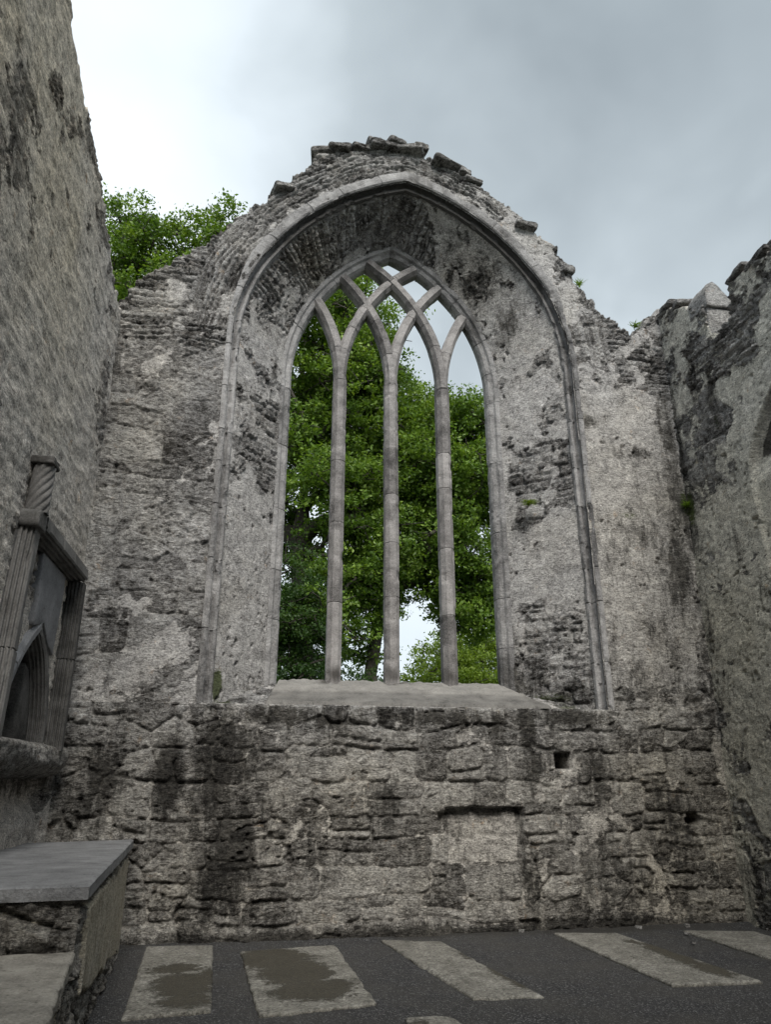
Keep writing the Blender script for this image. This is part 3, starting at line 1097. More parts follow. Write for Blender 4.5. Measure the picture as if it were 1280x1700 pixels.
def fields_l(u, v):
    hi = sst(6.8, 7.4, v)
    zones = [((1 - hi), 'mid'), (hi, 'slate')]
    bias = .42 + .25 * sst(4, 6, v) * sst(-1, -3, u)
    h, pa, to = wall_fields(u * 1.0, v, 500, zones, bias + .26 - .1 * hi, False)
    g = fbma(u * 3.2, v * 12, 515, 4, .6)
    h = h * .62 + (g - .5) * .035
    ap = resample(ARCH_L, .05)
    ins = inpoly(u, v, [tuple(p) for p in ap])
    h = np.where(ins, -.36 + h * .2, h)
    # undercut below the tomb ledge
    uc = sst(1.70, 1.60, v) * sst(1.15, 1.45, v) * sst(-.15, -.4, u)
    h = h - .16 * uc
    h = h - .05 * sst(1.5, 1.2, v) * sst(-.1, -.3, u)
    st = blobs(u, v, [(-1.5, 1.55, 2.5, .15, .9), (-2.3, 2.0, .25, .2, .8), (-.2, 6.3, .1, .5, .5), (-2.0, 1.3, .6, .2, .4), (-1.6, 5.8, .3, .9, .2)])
    mo = z_like(u)
    wa = .08 + .65 * sst(3.8, 6.8, v) * sst(-.8, -2.6, u)
    wa = wa * (.6 + .8 * fbm(u * 2.2, v * .9, 530, 4))
    return h, pa, to, st, mo, wa


def z_like(u):
    return np.zeros_like(u)


lw = empty('side_wall', 'high rough warm grey rubble wall rising at the left edge of the view', 'wall')
build_wall('masonry', Ul, .018, top_l, fields_l, lambda u, n, v: np.stack([XL + n, u, v], -1), .9, M_LEFT, None, lw)

# ------------------------------------------------------------------ right wall (inner face x = XR)
Ur = np.r_[np.arange(.12, -3.4, -.018), np.arange(-3.4, -11.0, -.12)]
TR = [(-11, 7.6), (-3.2, 7.5), (-2.42, 7.52), (-1.66, 7.68), (-1.62, 7.66), (-1.60, 7.22), (-1.3, 7.12), (-1.16, 7.12), (-1.10, 7.66), (-.72, 7.95), (-.5, 8.1), (-.19, 8.26), (.2, 8.4)]
top_r = ragged(-Ur, lambda q: lerp_top(TR)(-q), 44, .05)
ARCH_R = [(-4.6, 3.9), (-4.6, 5.2), (-4.3, 5.75), (-3.9, 6.15), (-3.0, 6.6), (-2.35, 6.2), (-2.0, 5.93), (-1.7, 5.65), (-1.42, 5.2), (-1.40, 4.5), (-1.42, 3.9)]
ARP = [tuple(p) for p in resample(ARCH_R, .05)]


def fields_r(u, v):
    hi = sst(6.5, 7.0, v - .2 * u)
    zones = [((1 - hi), 'ashlar'), (hi, 'slate')]
    bias = .66 - .22 * hi - .2 * sst(2.5, 1.5, v)
    h, pa, to = wall_fields(u, v, 700, zones, bias)
    ins = inpoly(u, v, ARP)
    A_ = np.array(ARP)
    # reveal slopes back steeply into the blocked arch
    d = np.full(u.shape, 9.0)
    for a in range(0, len(u), 20000):
        d[a:a + 20000] = np.hypot(u[a:a + 20000, None] - A_[None, :, 0], v[a:a + 20000, None] - A_[None, :, 1]).min(1)
    dep = .10 * sst(4.9, 5.3, v) + .03
    h = np.where(ins, h * .5 - dep * sst(0, .05, d), h)
    st = .06 + 1.5 * ins * sst(.03, .07, d) * sst(5.15, 5.35, v) + blobs(u, v, [(0, 6.2, .14, 1.1, 1.0), (-.03, 5.0, .2, .8, .85), (-.6, 6.9, .12, .7, .7), (-.95, 6.4, .12, .5, .8), (-.8, 5.9, .2, .25, .5), (-.1, 3.2, .15, 1.4, .55), (-.25, 2.8, .1, .9, .4), (-.2, .5, .5, .3, .5), (-1.3, 7.0, .3, .15, .5),  # ins term paints shade into the upper arch recess; blobs are stains
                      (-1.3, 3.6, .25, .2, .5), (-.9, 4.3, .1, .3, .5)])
    mo = blobs(u, v, [(-.1, 5.1, .12, .35, .75), (-1.2, 3.5, .2, .5, .4), (-.95, 6.0, .12, .2, .5)])
    wa = .12 + .3 * sst(6, 3, v)
    return h, pa, to, st, mo, wa


rw = empty('side_wall', 'lichened rubble wall with blocked arch at the right edge of the view', 'wall')
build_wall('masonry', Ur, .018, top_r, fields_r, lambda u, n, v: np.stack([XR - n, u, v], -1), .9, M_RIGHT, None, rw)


# unseen wall behind the viewer, height set to shade sun off the lower wall
Ub = np.arange(XL - .5, XR + .5, .12)
build_wall('rear_shade_wall', Ub, .12, ragged(Ub, lerp_top([(-5, 7.5), (5, 7.5)]), 3, .2),
           lambda u, v: (*wall_fields(u, v, 990, [(np.ones_like(u), 'ashlar')], np.full(u.shape, .4)), z_like(u), z_like(u), z_like(u)),
           lambda u, n, v: np.stack([u, -11.0 + n, v], -1), .9, M_LEFT, None, rw)


# gabled stone stump on top of the right wall
def prism(name, base, verts2, depth, axis_dir, m, parent, tone=.5, stain_shade=.15, amp=.03, seed=0, swap=False):
    """verts2: outline in (y, z); extruded along x by depth; subdivided and roughened"""
    P = []
    for a_, b_ in zip(verts2, verts2[1:] + verts2[:1]):
        a_, b_ = np.array(a_), np.array(b_)
        k_ = max(1, int(np.linalg.norm(b_ - a_) / .05))
        P += [a_ + (b_ - a_) * q / k_ for q in range(k_)]
    P = np.array(P)
    cen = P.mean(0)
    rings = []
    n = len(P)
    for r_ in (0.0, .35, .7, .97):
        q = cen + (P - cen) * r_
        rings.append(np.stack([np.full(n, base), q[:, 0], q[:, 1]], 1))
    for t in np.linspace(0.03, .97, 8):
        rings.append(np.stack([np.full(n, base + depth * t), P[:, 0], P[:, 1]], 1))
    for r_ in (.97, .7, .35, 0.0):
        q = cen + (P - cen) * r_
        rings.append(np.stack([np.full(n, base + depth), q[:, 0], q[:, 1]], 1))
    V = np.vstack(rings)
    f = []
    for i in range(len(rings) - 1):
        for j in range(n):
            f.append((i * n + j, i * n + (j + 1) % n, (i + 1) * n + (j + 1) % n, (i + 1) * n + j))
    V = V + amp * (np.stack([fbm(V[:, 1] * 4 + k * 7, V[:, 2] * 4 + V[:, 0] * 3, seed + k, 4) for k in range(3)], 1) - .5)
    if swap:
        V = V[:, [1, 0, 2]]
    z = np.zeros(len(V))
    return mesh(name, V, np.array(f), m, parent, dict(tone=z + tone, stain_shade=z + stain_shade, plaster=z - .2, moss=z, warm=z))


prism('pinnacle_base', -1.14, [(XR - .01, 7.0), (XR - .01, 7.66), (XR + .36, 7.62), (XR + .36, 7.0)], .38, 1, M_RIGHT, rw, .9, -.3, .03, 3, True)
prism('pinnacle_cap', -1.18, [(XR - .02, 7.66), (XR - .03, 7.90), (XR + .02, 8.00), (XR + .10, 8.05), (XR + .17, 8.00), (XR + .36, 7.76), (XR + .37, 7.64)], .42, 1, M_RIGHT, rw, 1, -.3, .05, 4, True)
for i, (yy, zz, sy, sz) in enumerate([(-1.8, 7.7, .4, .07), (-2.2, 7.62, .45, .07), (-2.7, 7.55, .5, .08), (-.5, 8.12, .3, .08), (-.25, 8.28, .3, .08)]):
    rock('coping_stone', (XR + .15, yy, zz), (.42, sy, sz), (rng.uniform(-.1, .1), 0, rng.uniform(-.2, .2)), 60 + i, M_WALL, rw, .3, .25)

# ------------------------------------------------------------------ carved wall tomb on the left wall
tomb = empty('wall_tomb', 'dark carved stone wall tomb with fluted frame, pointed niche and twisted finial', 'tomb')


def fluted(name, path, proj, thick, seed, m=M_DARKCUT, nfl=4, parent=tomb, d0=0.0, splay=.05, jn=True):
    """fluted moulding whose grooved face looks to the outward side of the path; path in (y, z)"""
    pf = [(.07, d0 - .10)]
    for k in range(nfl):
        a = d0 + proj * k / nfl
        w_ = proj / nfl
        o = .07 - splay * k / nfl
        pf += [(o, a), (o + .006, a + w_ * .25), (o + .004, a + w_ * .50), (o - .022, a + w_ * .60), (o - .022, a + w_ * .92)]
    pf += [(.07 - splay, d0 + proj), (.05 - splay, d0 + proj + .012), (.05 - thick, d0 + proj + .005), (.05 - thick, d0 - .10)]
    P = resample(path, .02)
    return sweep(name, P, pf, m, parent, mkjoints(seglen(P), .5, .9, seed) if jn else [], seed, False, .002, plane='yz', x0=XL, groove=.012)


fluted('pilaster', [(-2.60, 1.86), (-2.54, 2.8), (-2.46, 3.60)], .15, .16, 81)
fluted('pilaster', [(-.62, 1.84), (-.62, 2.8), (-.62, 3.56)], .17, .16, 82, nfl=5)
fluted('lintel', [(-.54, 3.62), (-1.3, 3.62), (-2.30, 3.62)], .18, .15, 83, nfl=4)
prism('capital', XL - .05, [(-2.55, 3.56), (-2.55, 3.67), (-2.53, 3.71), (-2.36, 3.71), (-2.33, 3.66), (-2.33, 3.56)], .235, 1, M_DARKCUT, tomb, .45, .1, .012, 8)
fluted('niche_moulding', [(-.84, 1.90), (-.88, 2.15), (-1.00, 2.42), (-1.21, 2.70), (-1.46, 2.88)], .13, .16, 91, nfl=4, d0=-.09, splay=.06, jn=False)
apth = resample([(-1.50, 2.90), (-1.84, 2.66), (-2.10, 2.38), (-2.26, 2.12), (-2.32, 1.90)], .02)
pf = [(-.02, -.25), (-.03, .02), (-.01, .06), (.05, .065), (.09, .04), (.10, -.05)]
sweep('niche_moulding', apth, [(-a_, b_) for a_, b_ in pf], M_BLUE, tomb, [.7], 92, False, .003, plane='yz', x0=XL, groove=.01)
# pale panel slab over the niche
prism('panel_slab', XL - .06, [(-1.80, 2.86), (-1.84, 3.53), (-.94, 3.53), (-1.00, 2.72), (-1.22, 2.78), (-1.47, 2.95)], .125, 1, M_BLUE, tomb, .6, 0, .01, 12)
prism('niche_panel', XL - .36, [(-1.3, 1.9), (-1.3, 2.6), (-1.1, 2.55), (-.93, 2.3), (-.90, 1.9)], .27, 1, M_DARKCUT, tomb, .15, .2, .01, 13)
# twisted finial: a rope-turned shaft
ns, na = 110, 64
zz = np.linspace(0, 1, ns)
aa = np.linspace(0, 2 * np.pi, na, endpoint=False)
Zf, Af = np.meshgrid(zz, aa, indexing='ij')
rad = .092 * (1 - .08 * Zf) * (1 + .24 * (np.abs(np.sin(4 * (Af - 1.25 * np.pi * Zf))) ** .7 - .6))
rad *= np.where(Zf > .995, 0.02, 1)
Vf = np.stack([XL + .115 + rad * np.cos(Af), -2.43 + .03 * Zf + rad * np.sin(Af), 3.70 + .46 * Zf], -1).reshape(-1, 3)
i, j = np.meshgrid(np.arange(ns - 1), np.arange(na), indexing='ij')
a = (i * na + j).ravel()
b = (i * na + (j + 1) % na).ravel()
zf = np.zeros(len(Vf))
mesh('finial', Vf, np.stack([a, b, b + na, a + na], 1), M_DARKCUT, tomb, dict(tone=zf + .7, stain_shade=zf - .2, plaster=zf, moss=zf, warm=zf))
rock('finial_cap', (XL + .11, -2.40, 4.18), (.21, .22, .07), (0, 0, 0), 5, M_DARKCUT, tomb, .1, .5)
# rough projecting ledge under the tomb
ny, npf = 200, 40
prl = np.array([(-.1, 1.58), (.06, 1.62), (.12, 1.66), (.17, 1.72), (.185, 1.80), (.17, 1.86), (.1, 1.89), (-.1, 1.90)])
prl = resample(prl, .02)
yy = np.linspace(-.22, -4.6, 260)
Yl, Kl = np.meshgrid(yy, np.arange(len(prl)), indexing='ij')
px_ = prl[Kl.astype(int), 0]
pz_ = prl[Kl.astype(int), 1]
nz = fbma(Yl * 2.2, pz_ * 9 + px_ * 5, 801, 5, .6) - .5
px2 = px_ * (1 + .0 * Yl) + nz * .11
px2 = np.where(Yl > -.32, np.minimum(px2, .02 + (.0 - Yl - .22) * 1.5 + .1), px2)
zl = np.zeros(Yl.size)
mesh('ledge', np.stack([XL + px2, Yl, pz_ + .03 * (fbm(Yl * 1.5, px_ * 4, 805, 3) - .5)], -1).reshape(-1, 3), gridfaces(*Yl.shape), M_WALL, tomb,
     dict(tone=zl + .45, stain_shade=blobs(Yl.ravel(), pz_.ravel(), [(-2, 1.52, 3, .12, .9)]), plaster=zl + .15, moss=zl, warm=zl + .2))

# ------------------------------------------------------------------ table tomb and low tomb, bottom left
def quad_slab(name, corners, z0, z1, m, parent, edge=.012, seed=0, res=.02, tone=.5, stainf=None, side_tone=.4, bulge=0.0, extra=None):
    """corners: 4 (x,y) anticlockwise from near left; a slab with chipped edges"""
    c = np.array(corners, float)
    Lu = np.linalg.norm(c[1] - c[0])
    Lv = np.linalg.norm(c[3] - c[0])
    nu, nv = max(4, int(Lu / res)), max(4, int(Lv / res))
    s = np.linspace(0, 1, nu)
    t = np.linspace(0, 1, nv)
    S, T_ = np.meshgrid(s, t, indexing='ij')
    P = (c[0] * (1 - S)[..., None] + c[1] * S[..., None]) * (1 - T_)[..., None] + (c[3] * (1 - S)[..., None] + c[2] * S[..., None]) * T_[..., None]
    cen = c.mean(0)
    ed = np.minimum(np.minimum(S, 1 - S) * Lu, np.minimum(T_, 1 - T_) * Lv)
    wob = edge * 2 * (fbm(P[..., 0] * 6 + seed, P[..., 1] * 6, seed, 4, .6) - .5) * sst(.15, 0, ed)
    dirv = P - cen
    dirv /= np.linalg.norm(dirv, axis=-1)[..., None] + 1e-6
    P = P + dirv * wob[..., None]
    Z = z1 - .010 * sst(.02, 0, ed) + .006 * (fbm(P[..., 0] * 3, P[..., 1] * 3, seed + 3, 3) - .5)
    if extra is not None:
        Z = Z + extra(P[..., 0], P[..., 1])
    V = [np.stack([P[..., 0], P[..., 1], Z], -1).reshape(-1, 3)]
    F = [gridfaces(nu, nv)]
    base = nu * nv
    # skirt
    ring = [(i, 0) for i in range(nu)] + [(nu - 1, j) for j in range(1, nv)] + [(i, nv - 1) for i in range(nu - 2, -1, -1)] + [(0, j) for j in range(nv - 2, 0, -1)]
    ridx = np.array([i * nv + j for i, j in ring])
    top = V[0][ridx]
    nr = len(ring)
    H = z1 - z0
    nk = max(2, int(H / .02) + 1)
    prev = ridx
    for k in range(1, nk + 1):
        q = top.copy()
        q[:, 2] = top[:, 2] - (top[:, 2] - z0) * k / nk
        d2 = q[:, :2] - cen
        d2 /= np.linalg.norm(d2, axis=1)[:, None] + 1e-6
        q[:, :2] += d2 * (edge * 1.6 * (fbm(q[:, 0] * 9 + q[:, 1] * 9, q[:, 2] * 22, seed + 8, 4, .6) - .5) + bulge * math.sin(math.pi * k / nk))[:, None]
        V.append(q)
        cur = base + np.arange(nr)
        F.append(np.stack([prev, cur, np.roll(cur, -1), np.roll(prev, -1)], 1))
        prev = cur
        base += nr
    V = np.vstack(V)
    F = np.vstack(F)
    st = np.zeros(len(V)) if stainf is None else stainf(V)
    tn = np.full(len(V), tone)
    tn[nu * nv:] = side_tone
    z = np.zeros(len(V))
    return mesh(name, V, F, m, parent, dict(tone=tn, stain_shade=st, plaster=z, moss=z, warm=z), smooth=True)


def add_wn(o, ang=40):
    me = o.data
    try:
        me.set_sharp_from_angle(angle=R(ang))
    except Exception:
        pass


tt = empty('table_tomb', 'waist high table tomb against the left wall with pale slab top', 'tomb')
TX = -2.66
M_SLABTOP = cutstone_mat('bluish_worn_table_slab', (.14, .142, .146), (.225, .228, .232), .016, .6)
o = quad_slab('top_slab', [(-3.86, -4.02), (-2.645, -3.90), (-2.90, -.22), (-3.86, -.55)], .925, 1.0, M_SLABTOP, tt, .012, 5, .02, .62, None, .95)
add_wn(o)


def body_face(name, p0, p1, z0, z1, m, seed, fields, parent):
    """a vertical rough face from p0 to p1 (x, y), outward normal to the right of travel"""
    p0, p1 = np.array(p0), np.array(p1)
    L_ = np.linalg.norm(p1 - p0)
    d = (p1 - p0) / L_
    n = np.array([d[1], -d[0]])
    U_, V_ = np.meshgrid(np.arange(0, L_ + .012, .012), np.arange(z0, z1 + .001, .012), indexing='ij')
    h, pa, to, st, mo, wa = fields(U_.ravel(), V_.ravel())
    h = h.reshape(U_.shape)
    ed = np.minimum(U_, L_ - U_)
    h = h * np.clip(ed / .03, .2, 1)
    X = p0[0] + d[0] * U_ + n[0] * h
    Y = p0[1] + d[1] * U_ + n[1] * h
    return mesh(name, np.stack([X, Y, V_], -1).reshape(-1, 3), gridfaces(*U_.shape), m, parent, dict(plaster=pa, tone=to, stain_shade=st, moss=mo, warm=wa))


def f_end(u, v):
    h, pa, to = wall_fields(u, v, 901, [(np.ones_like(u), 'big')], np.full(u.shape, .05), False)
    st = blobs(u, v, [(.1, .90, .9, .05, .9), (.95, .68, .2, .05, .9), (.45, .72, .25, .04, .7), (.4, .95, 1.2, .03, .6)])
    return h * 1.1, pa, to, st, z_like(u), z_like(u) + .4


def f_side(u, v):
    h, pa, to = wall_fields(u, v, 921, [(np.ones_like(u), 'mid')], np.full(u.shape, .2), False)
    # a big sheet of smooth render, worn off along the top, at the foot and at the corner
    edge = .04 * (fbm(u * 4, v * 4, 925, 4) - .5) * 2
    pl = np.minimum.reduce([u - .22 + edge, .86 - v + edge, v - (.40 - .10 * u) + edge * 1.5, 3.45 - u + edge])
    pm = sst(-.01, .012, pl)
    h = h * (1 - pm) * .8 + (.045 + .004 * fbm(u * 5, v * 5, 926, 3)) * pm
    st = blobs(u, v, [(1.9, .86, 1.2, .04, .6), (1.6, .7, .12, .2, .35), (.3, .3, .2, .3, .35)])
    return h, np.where(pm > .5, 1.2, np.minimum(pa, .45)), to, st, z_like(u), z_like(u) + .35


M_REND = masonry_mat('old_lime_render', plaster=((.33, .315, .27), (.46, .44, .38)))
body_face('end_masonry', (-3.84, -3.93), (-2.70, -3.86), .0, .93, M_REND, 1, f_end, tt)
body_face('side_masonry', (-2.70, -3.86), (-2.96, -.30), -.03, .93, M_REND, 2, f_side, tt)

lt = empty('low_tomb', 'knee high tomb with pale worn slab in front of the table tomb', 'tomb')
M_PALE = cutstone_mat('pale_worn_slab', (.20, .188, .165), (.36, .34, .30), .03, .2)
o = quad_slab('top_slab', [(-3.9, -6.0), (-2.42, -6.0), (-2.68, -3.88), (-3.9, -3.98)], .60, .665, M_PALE, lt, .02, 15, .02, .75,
              lambda V: blobs(V[:, 0], V[:, 1], [(-2.66, -4.3, .05, .6, .35), (-2.75, -4.2, .1, .1, .4)]), .35,
              extra=lambda x, y: .03 * (fbma(x * 3, y * 7, 32, 4) - .5))


def f_low(u, v):
    h, pa, to = wall_fields(u, v, 951, [(np.ones_like(u), 'mid')], np.full(u.shape, -.1), False)
    st = blobs(u, v, [(1.6, .3, .6, .5, .5), (2.1, .35, .15, .5, .8)])
    return h * 1.3, pa, to * .5, st, z_like(u), z_like(u) + .6


body_face('side_masonry', (-2.47, -6.0), (-2.72, -3.88), -.03, .61, M_REND, 3, f_low, lt)

# ------------------------------------------------------------------ floor and grave slabs
gm, gnt, gp = new_mat('grass_ground')
gv = noise(gnt, coords(gnt), 3, 6, .7)
gnt.links.new(ramp(gnt, gv, [(.3, (.03, .05, .012)), (.7, (.08, .11, .03))]), gp.inputs['Base Color'])
s_ = 900
n = 60
lin = np.sign(np.linspace(-1, 1, n)) * np.abs(np.linspace(-1, 1, n)) ** 3 * s_
GX, GY = np.meshgrid(lin, lin, indexing='ij')
mesh('ground', np.stack([GX.ravel(), GY.ravel(), np.full(GX.size, -.08) + .0], 1), gridfaces(n, n), gm)['kind'] = 'structure'

fm, fnt, fp = new_mat('dark_gravel')
iso = coords(fnt)
vo = N(fnt, 'ShaderNodeTexVoronoi', i_Scale=95.0, i_Randomness=1.0)
fnt.links.new(iso, vo.inputs['Vector'])
hs = N(fnt, 'ShaderNodeSeparateColor')
fnt.links.new(vo.outputs['Color'], hs.inputs[0])
big = noise(fnt, iso, 1.6, 5, .6)
gc = ramp(fnt, hs.outputs[0], [(0, (.010, .010, .011)), (.5, (.028, .028, .030)), (.85, (.06, .06, .062)), (.97, (.17, .17, .17))])
gc = mixc(fnt, ramp(fnt, big, [(.4, 0.0), (.65, .6)]), gc, (.055, .052, .046))
gc = mixc(fnt, ramp(fnt, attr(fnt, 'stain_shade'), [(.2, 0.0), (.8, .8)]), gc, (.02, .018, .014))
fnt.links.new(gc, fp.inputs['Base Color'])
fp.inputs['Roughness'].default_value = .75
bb = N(fnt, 'ShaderNodeBump', i_Strength=1.0, i_Distance=.012)
fnt.links.new(mth(fnt, 'ADD', vo.outputs['Distance'], mth(fnt, 'MULTIPLY', big, 2)), bb.inputs['Height'])
fnt.links.new(bb.outputs[0], fp.inputs['Normal'])
fx, fy = np.arange(-4.0, 4.2, .03), np.arange(-11, .2, .03)
FX, FY = np.meshgrid(fx, fy, indexing='ij')
FZ = .022 * (fbm(FX * .8, FY * .8, 61, 4) - .5) + .006 * (fbm(FX * 7, FY * 7, 63, 3) - .5) + .05 * sst(-.22, .0, FY) * fbm(FX * 2, FY * 2, 64, 3)
mesh('gravel_floor', np.stack([FX, FY, FZ], -1).reshape(-1, 3), gridfaces(*FX.shape), fm, None,
     dict(stain_shade=blobs(FX.ravel(), FY.ravel(), [(2.3, -.1, 1.6, .12, .9), (-3, -.05, 1.5, .15, .5), (.6, -.08, 1, .08, .7)])))['kind'] = 'structure'


def grave_mat():
    m, nt, p = new_mat('worn_grave_slab')
    L = nt.links
    iso = coords(nt)
    a = noise(nt, iso, 3.5, 7, .7, .4)
    b = noise(nt, iso, 42, 5, .72)
    v = mth(nt, 'ADD', mth(nt, 'MULTIPLY', a, .5), mth(nt, 'MULTIPLY', b, .5))
    v = mth(nt, 'ADD', v, mth(nt, 'MULTIPLY', mth(nt, 'SUBTRACT', attr(nt, 'tone'), .5), .12))
    c = ramp(nt, v, [(.36, (.04, .038, .03)), (.45, (.13, .125, .108)), (.55, (.21, .203, .18)), (.68, (.36, .35, .32))])
    mud = mth(nt, 'ADD', attr(nt, 'stain_shade'), mth(nt, 'MULTIPLY', mth(nt, 'SUBTRACT', noise(nt, iso, 10, 8, .85, .8), .5), 2.0))
    sp = ramp(nt, noise(nt, iso, 30, 6, .85, .5), [(.40, .45), (.50, 1.0), (.60, 1.35)])
    c = mixc(nt, 1.0, c, sp, 'MULTIPLY')
    wv = ramp(nt, noise(nt, iso, 1.7, 6, .62, 1.2), [(.494, 1.0), (.4985, .25), (.503, 1.0)])
    c = mixc(nt, 1.0, c, wv, 'MULTIPLY')
    k = ramp(nt, mud, [(.43, 0.0), (.55, .93)])
    mc = ramp(nt, noise(nt, iso, 90, 4, .8), [(.38, (.010, .009, .006)), (.52, (.038, .033, .022)), (.64, (.09, .08, .055))])
    c = mixc(nt, k, c, mc)
    L.new(c, p.inputs['Base Color'])
    p.inputs['Roughness'].default_value = .8
    bp = N(nt, 'ShaderNodeBump', i_Strength=1.0, i_Distance=.02)
    h = mth(nt, 'ADD', v, mth(nt, 'MULTIPLY', k, -.15))
    L.new(h, bp.inputs['Height'])
    L.new(bp.outputs[0], p.inputs['Normal'])
    return m


M_GRAVE = grave_mat()


def grave(corners, label, stains, seed, edge=.02, z=.028):
    c = np.array(corners)

    def sf(V):
        # blobs given in the slab's own metres from its centre
        return blobs(V[:, 0], V[:, 1], stains)
    o = quad_slab('grave_slab', corners, -.03, z, M_GRAVE, None, edge, seed, .015, .55, sf, .35)
    return tag(o, label, 'grave slab', 'worn grave slabs let into the gravel floor')


grave([(-2.55, -2.60), (-1.95, -2.50), (-2.03, -.22), (-2.68, -.16)], 'upright narrow grave slab nearest the table tomb, with a rounded brown mud patch',
      [(-2.2, -1.75, .30, .45, 1.0), (-2.3, -1.2, .28, .22, .9), (-2.15, -2.25, .25, .25, .85), (-2.0, -1.5, .1, .4, .7), (-2.4, -1.9, .12, .2, .6)], 201)
grave([(-1.62, -2.70), (-.76, -2.55), (-.83, -.42), (-1.76, -.56)], 'grave slab almost covered by dark brown mud, only its rim pale',
      [(-1.45, -.95, .35, .45, 1.1), (-1.3, -1.5, .33, .5, 1.1), (-1.2, -2.1, .33, .35, 1.05), (-1.5, -.7, .3, .2, 1.0), (-1.0, -2.0, .2, .3, .75)], 202, .035)
grave([(-.02, -2.52), (.52, -2.56), (.26, -.45), (-.34, -.24)], 'pale chipped grave slab with clean surface, mud only along its right edge',
      [(.45, -1.7, .10, .7, .9), (.50, -2.1, .12, .4, .9), (.3, -1.1, .06, .3, .6)], 203, .045)
grave([(1.66, -2.44), (2.45, -2.44), (2.22, -.33), (1.56, -.2)], 'long grave slab right of centre with a diagonal mud band down its right side',
      [(2.25, -1.4, .14, .7, .95), (2.28, -2.0, .16, .35, .9), (2.15, -.8, .12, .3, .6)], 204, .012)
grave([(3.06, -1.85), (3.68, -1.85), (3.75, -.5), (3.01, -.32)], 'short pale grave slab in the corner by the right wall',
      [(3.62, -1.2, .08, .3, .6)], 205, .015)
grave([(-.75, -3.9), (-.2, -3.9), (-.3, -2.93), (-.62, -2.92)], 'broken end of a grave slab at the bottom edge of the view', [(-.55, -3.05, .12, .1, .6)], 206, .05)

# a few fallen bits of stone along the foot of the wall
rng = np.random.default_rng(5)
peb = [(2.6, -.10, .05), (2.95, -.5, .035), (3.2, -.08, .05), (1.25, -.07, .05), (2.75, -.95, .03)]
for i, (x, y, s) in enumerate(peb):
    o = rock('stone_chip', (x, y, s * .2 + .02), (s * 1.5, s, s * .6), (0, 0, rng.uniform(0, 3)), 300 + i, M_WALL, None, .5, .2)
    tag(o, 'small loose stone chip lying on the gravel near the foot of the window wall', 'stone', 'loose stone chips at the wall foot')

# ------------------------------------------------------------------ vegetation
M_BARK = simple_mat('bark', [(.35, (.02, .018, .014)), (.6, (.07, .062, .05)), (.75, (.12, .11, .09))], 14, .03)
M_LEAF1 = leaf_mat('beech_leaves', (.045, .095, .014), (.13, .23, .028), (.28, .40, .07))
M_LEAF2 = leaf_mat('dark_leaves', (.022, .055, .012), (.045, .10, .018), (.09, .16, .03))
M_LEAF3 = leaf_mat('bright_leaves', (.09, .15, .015), (.17, .26, .025), (.28, .38, .05))


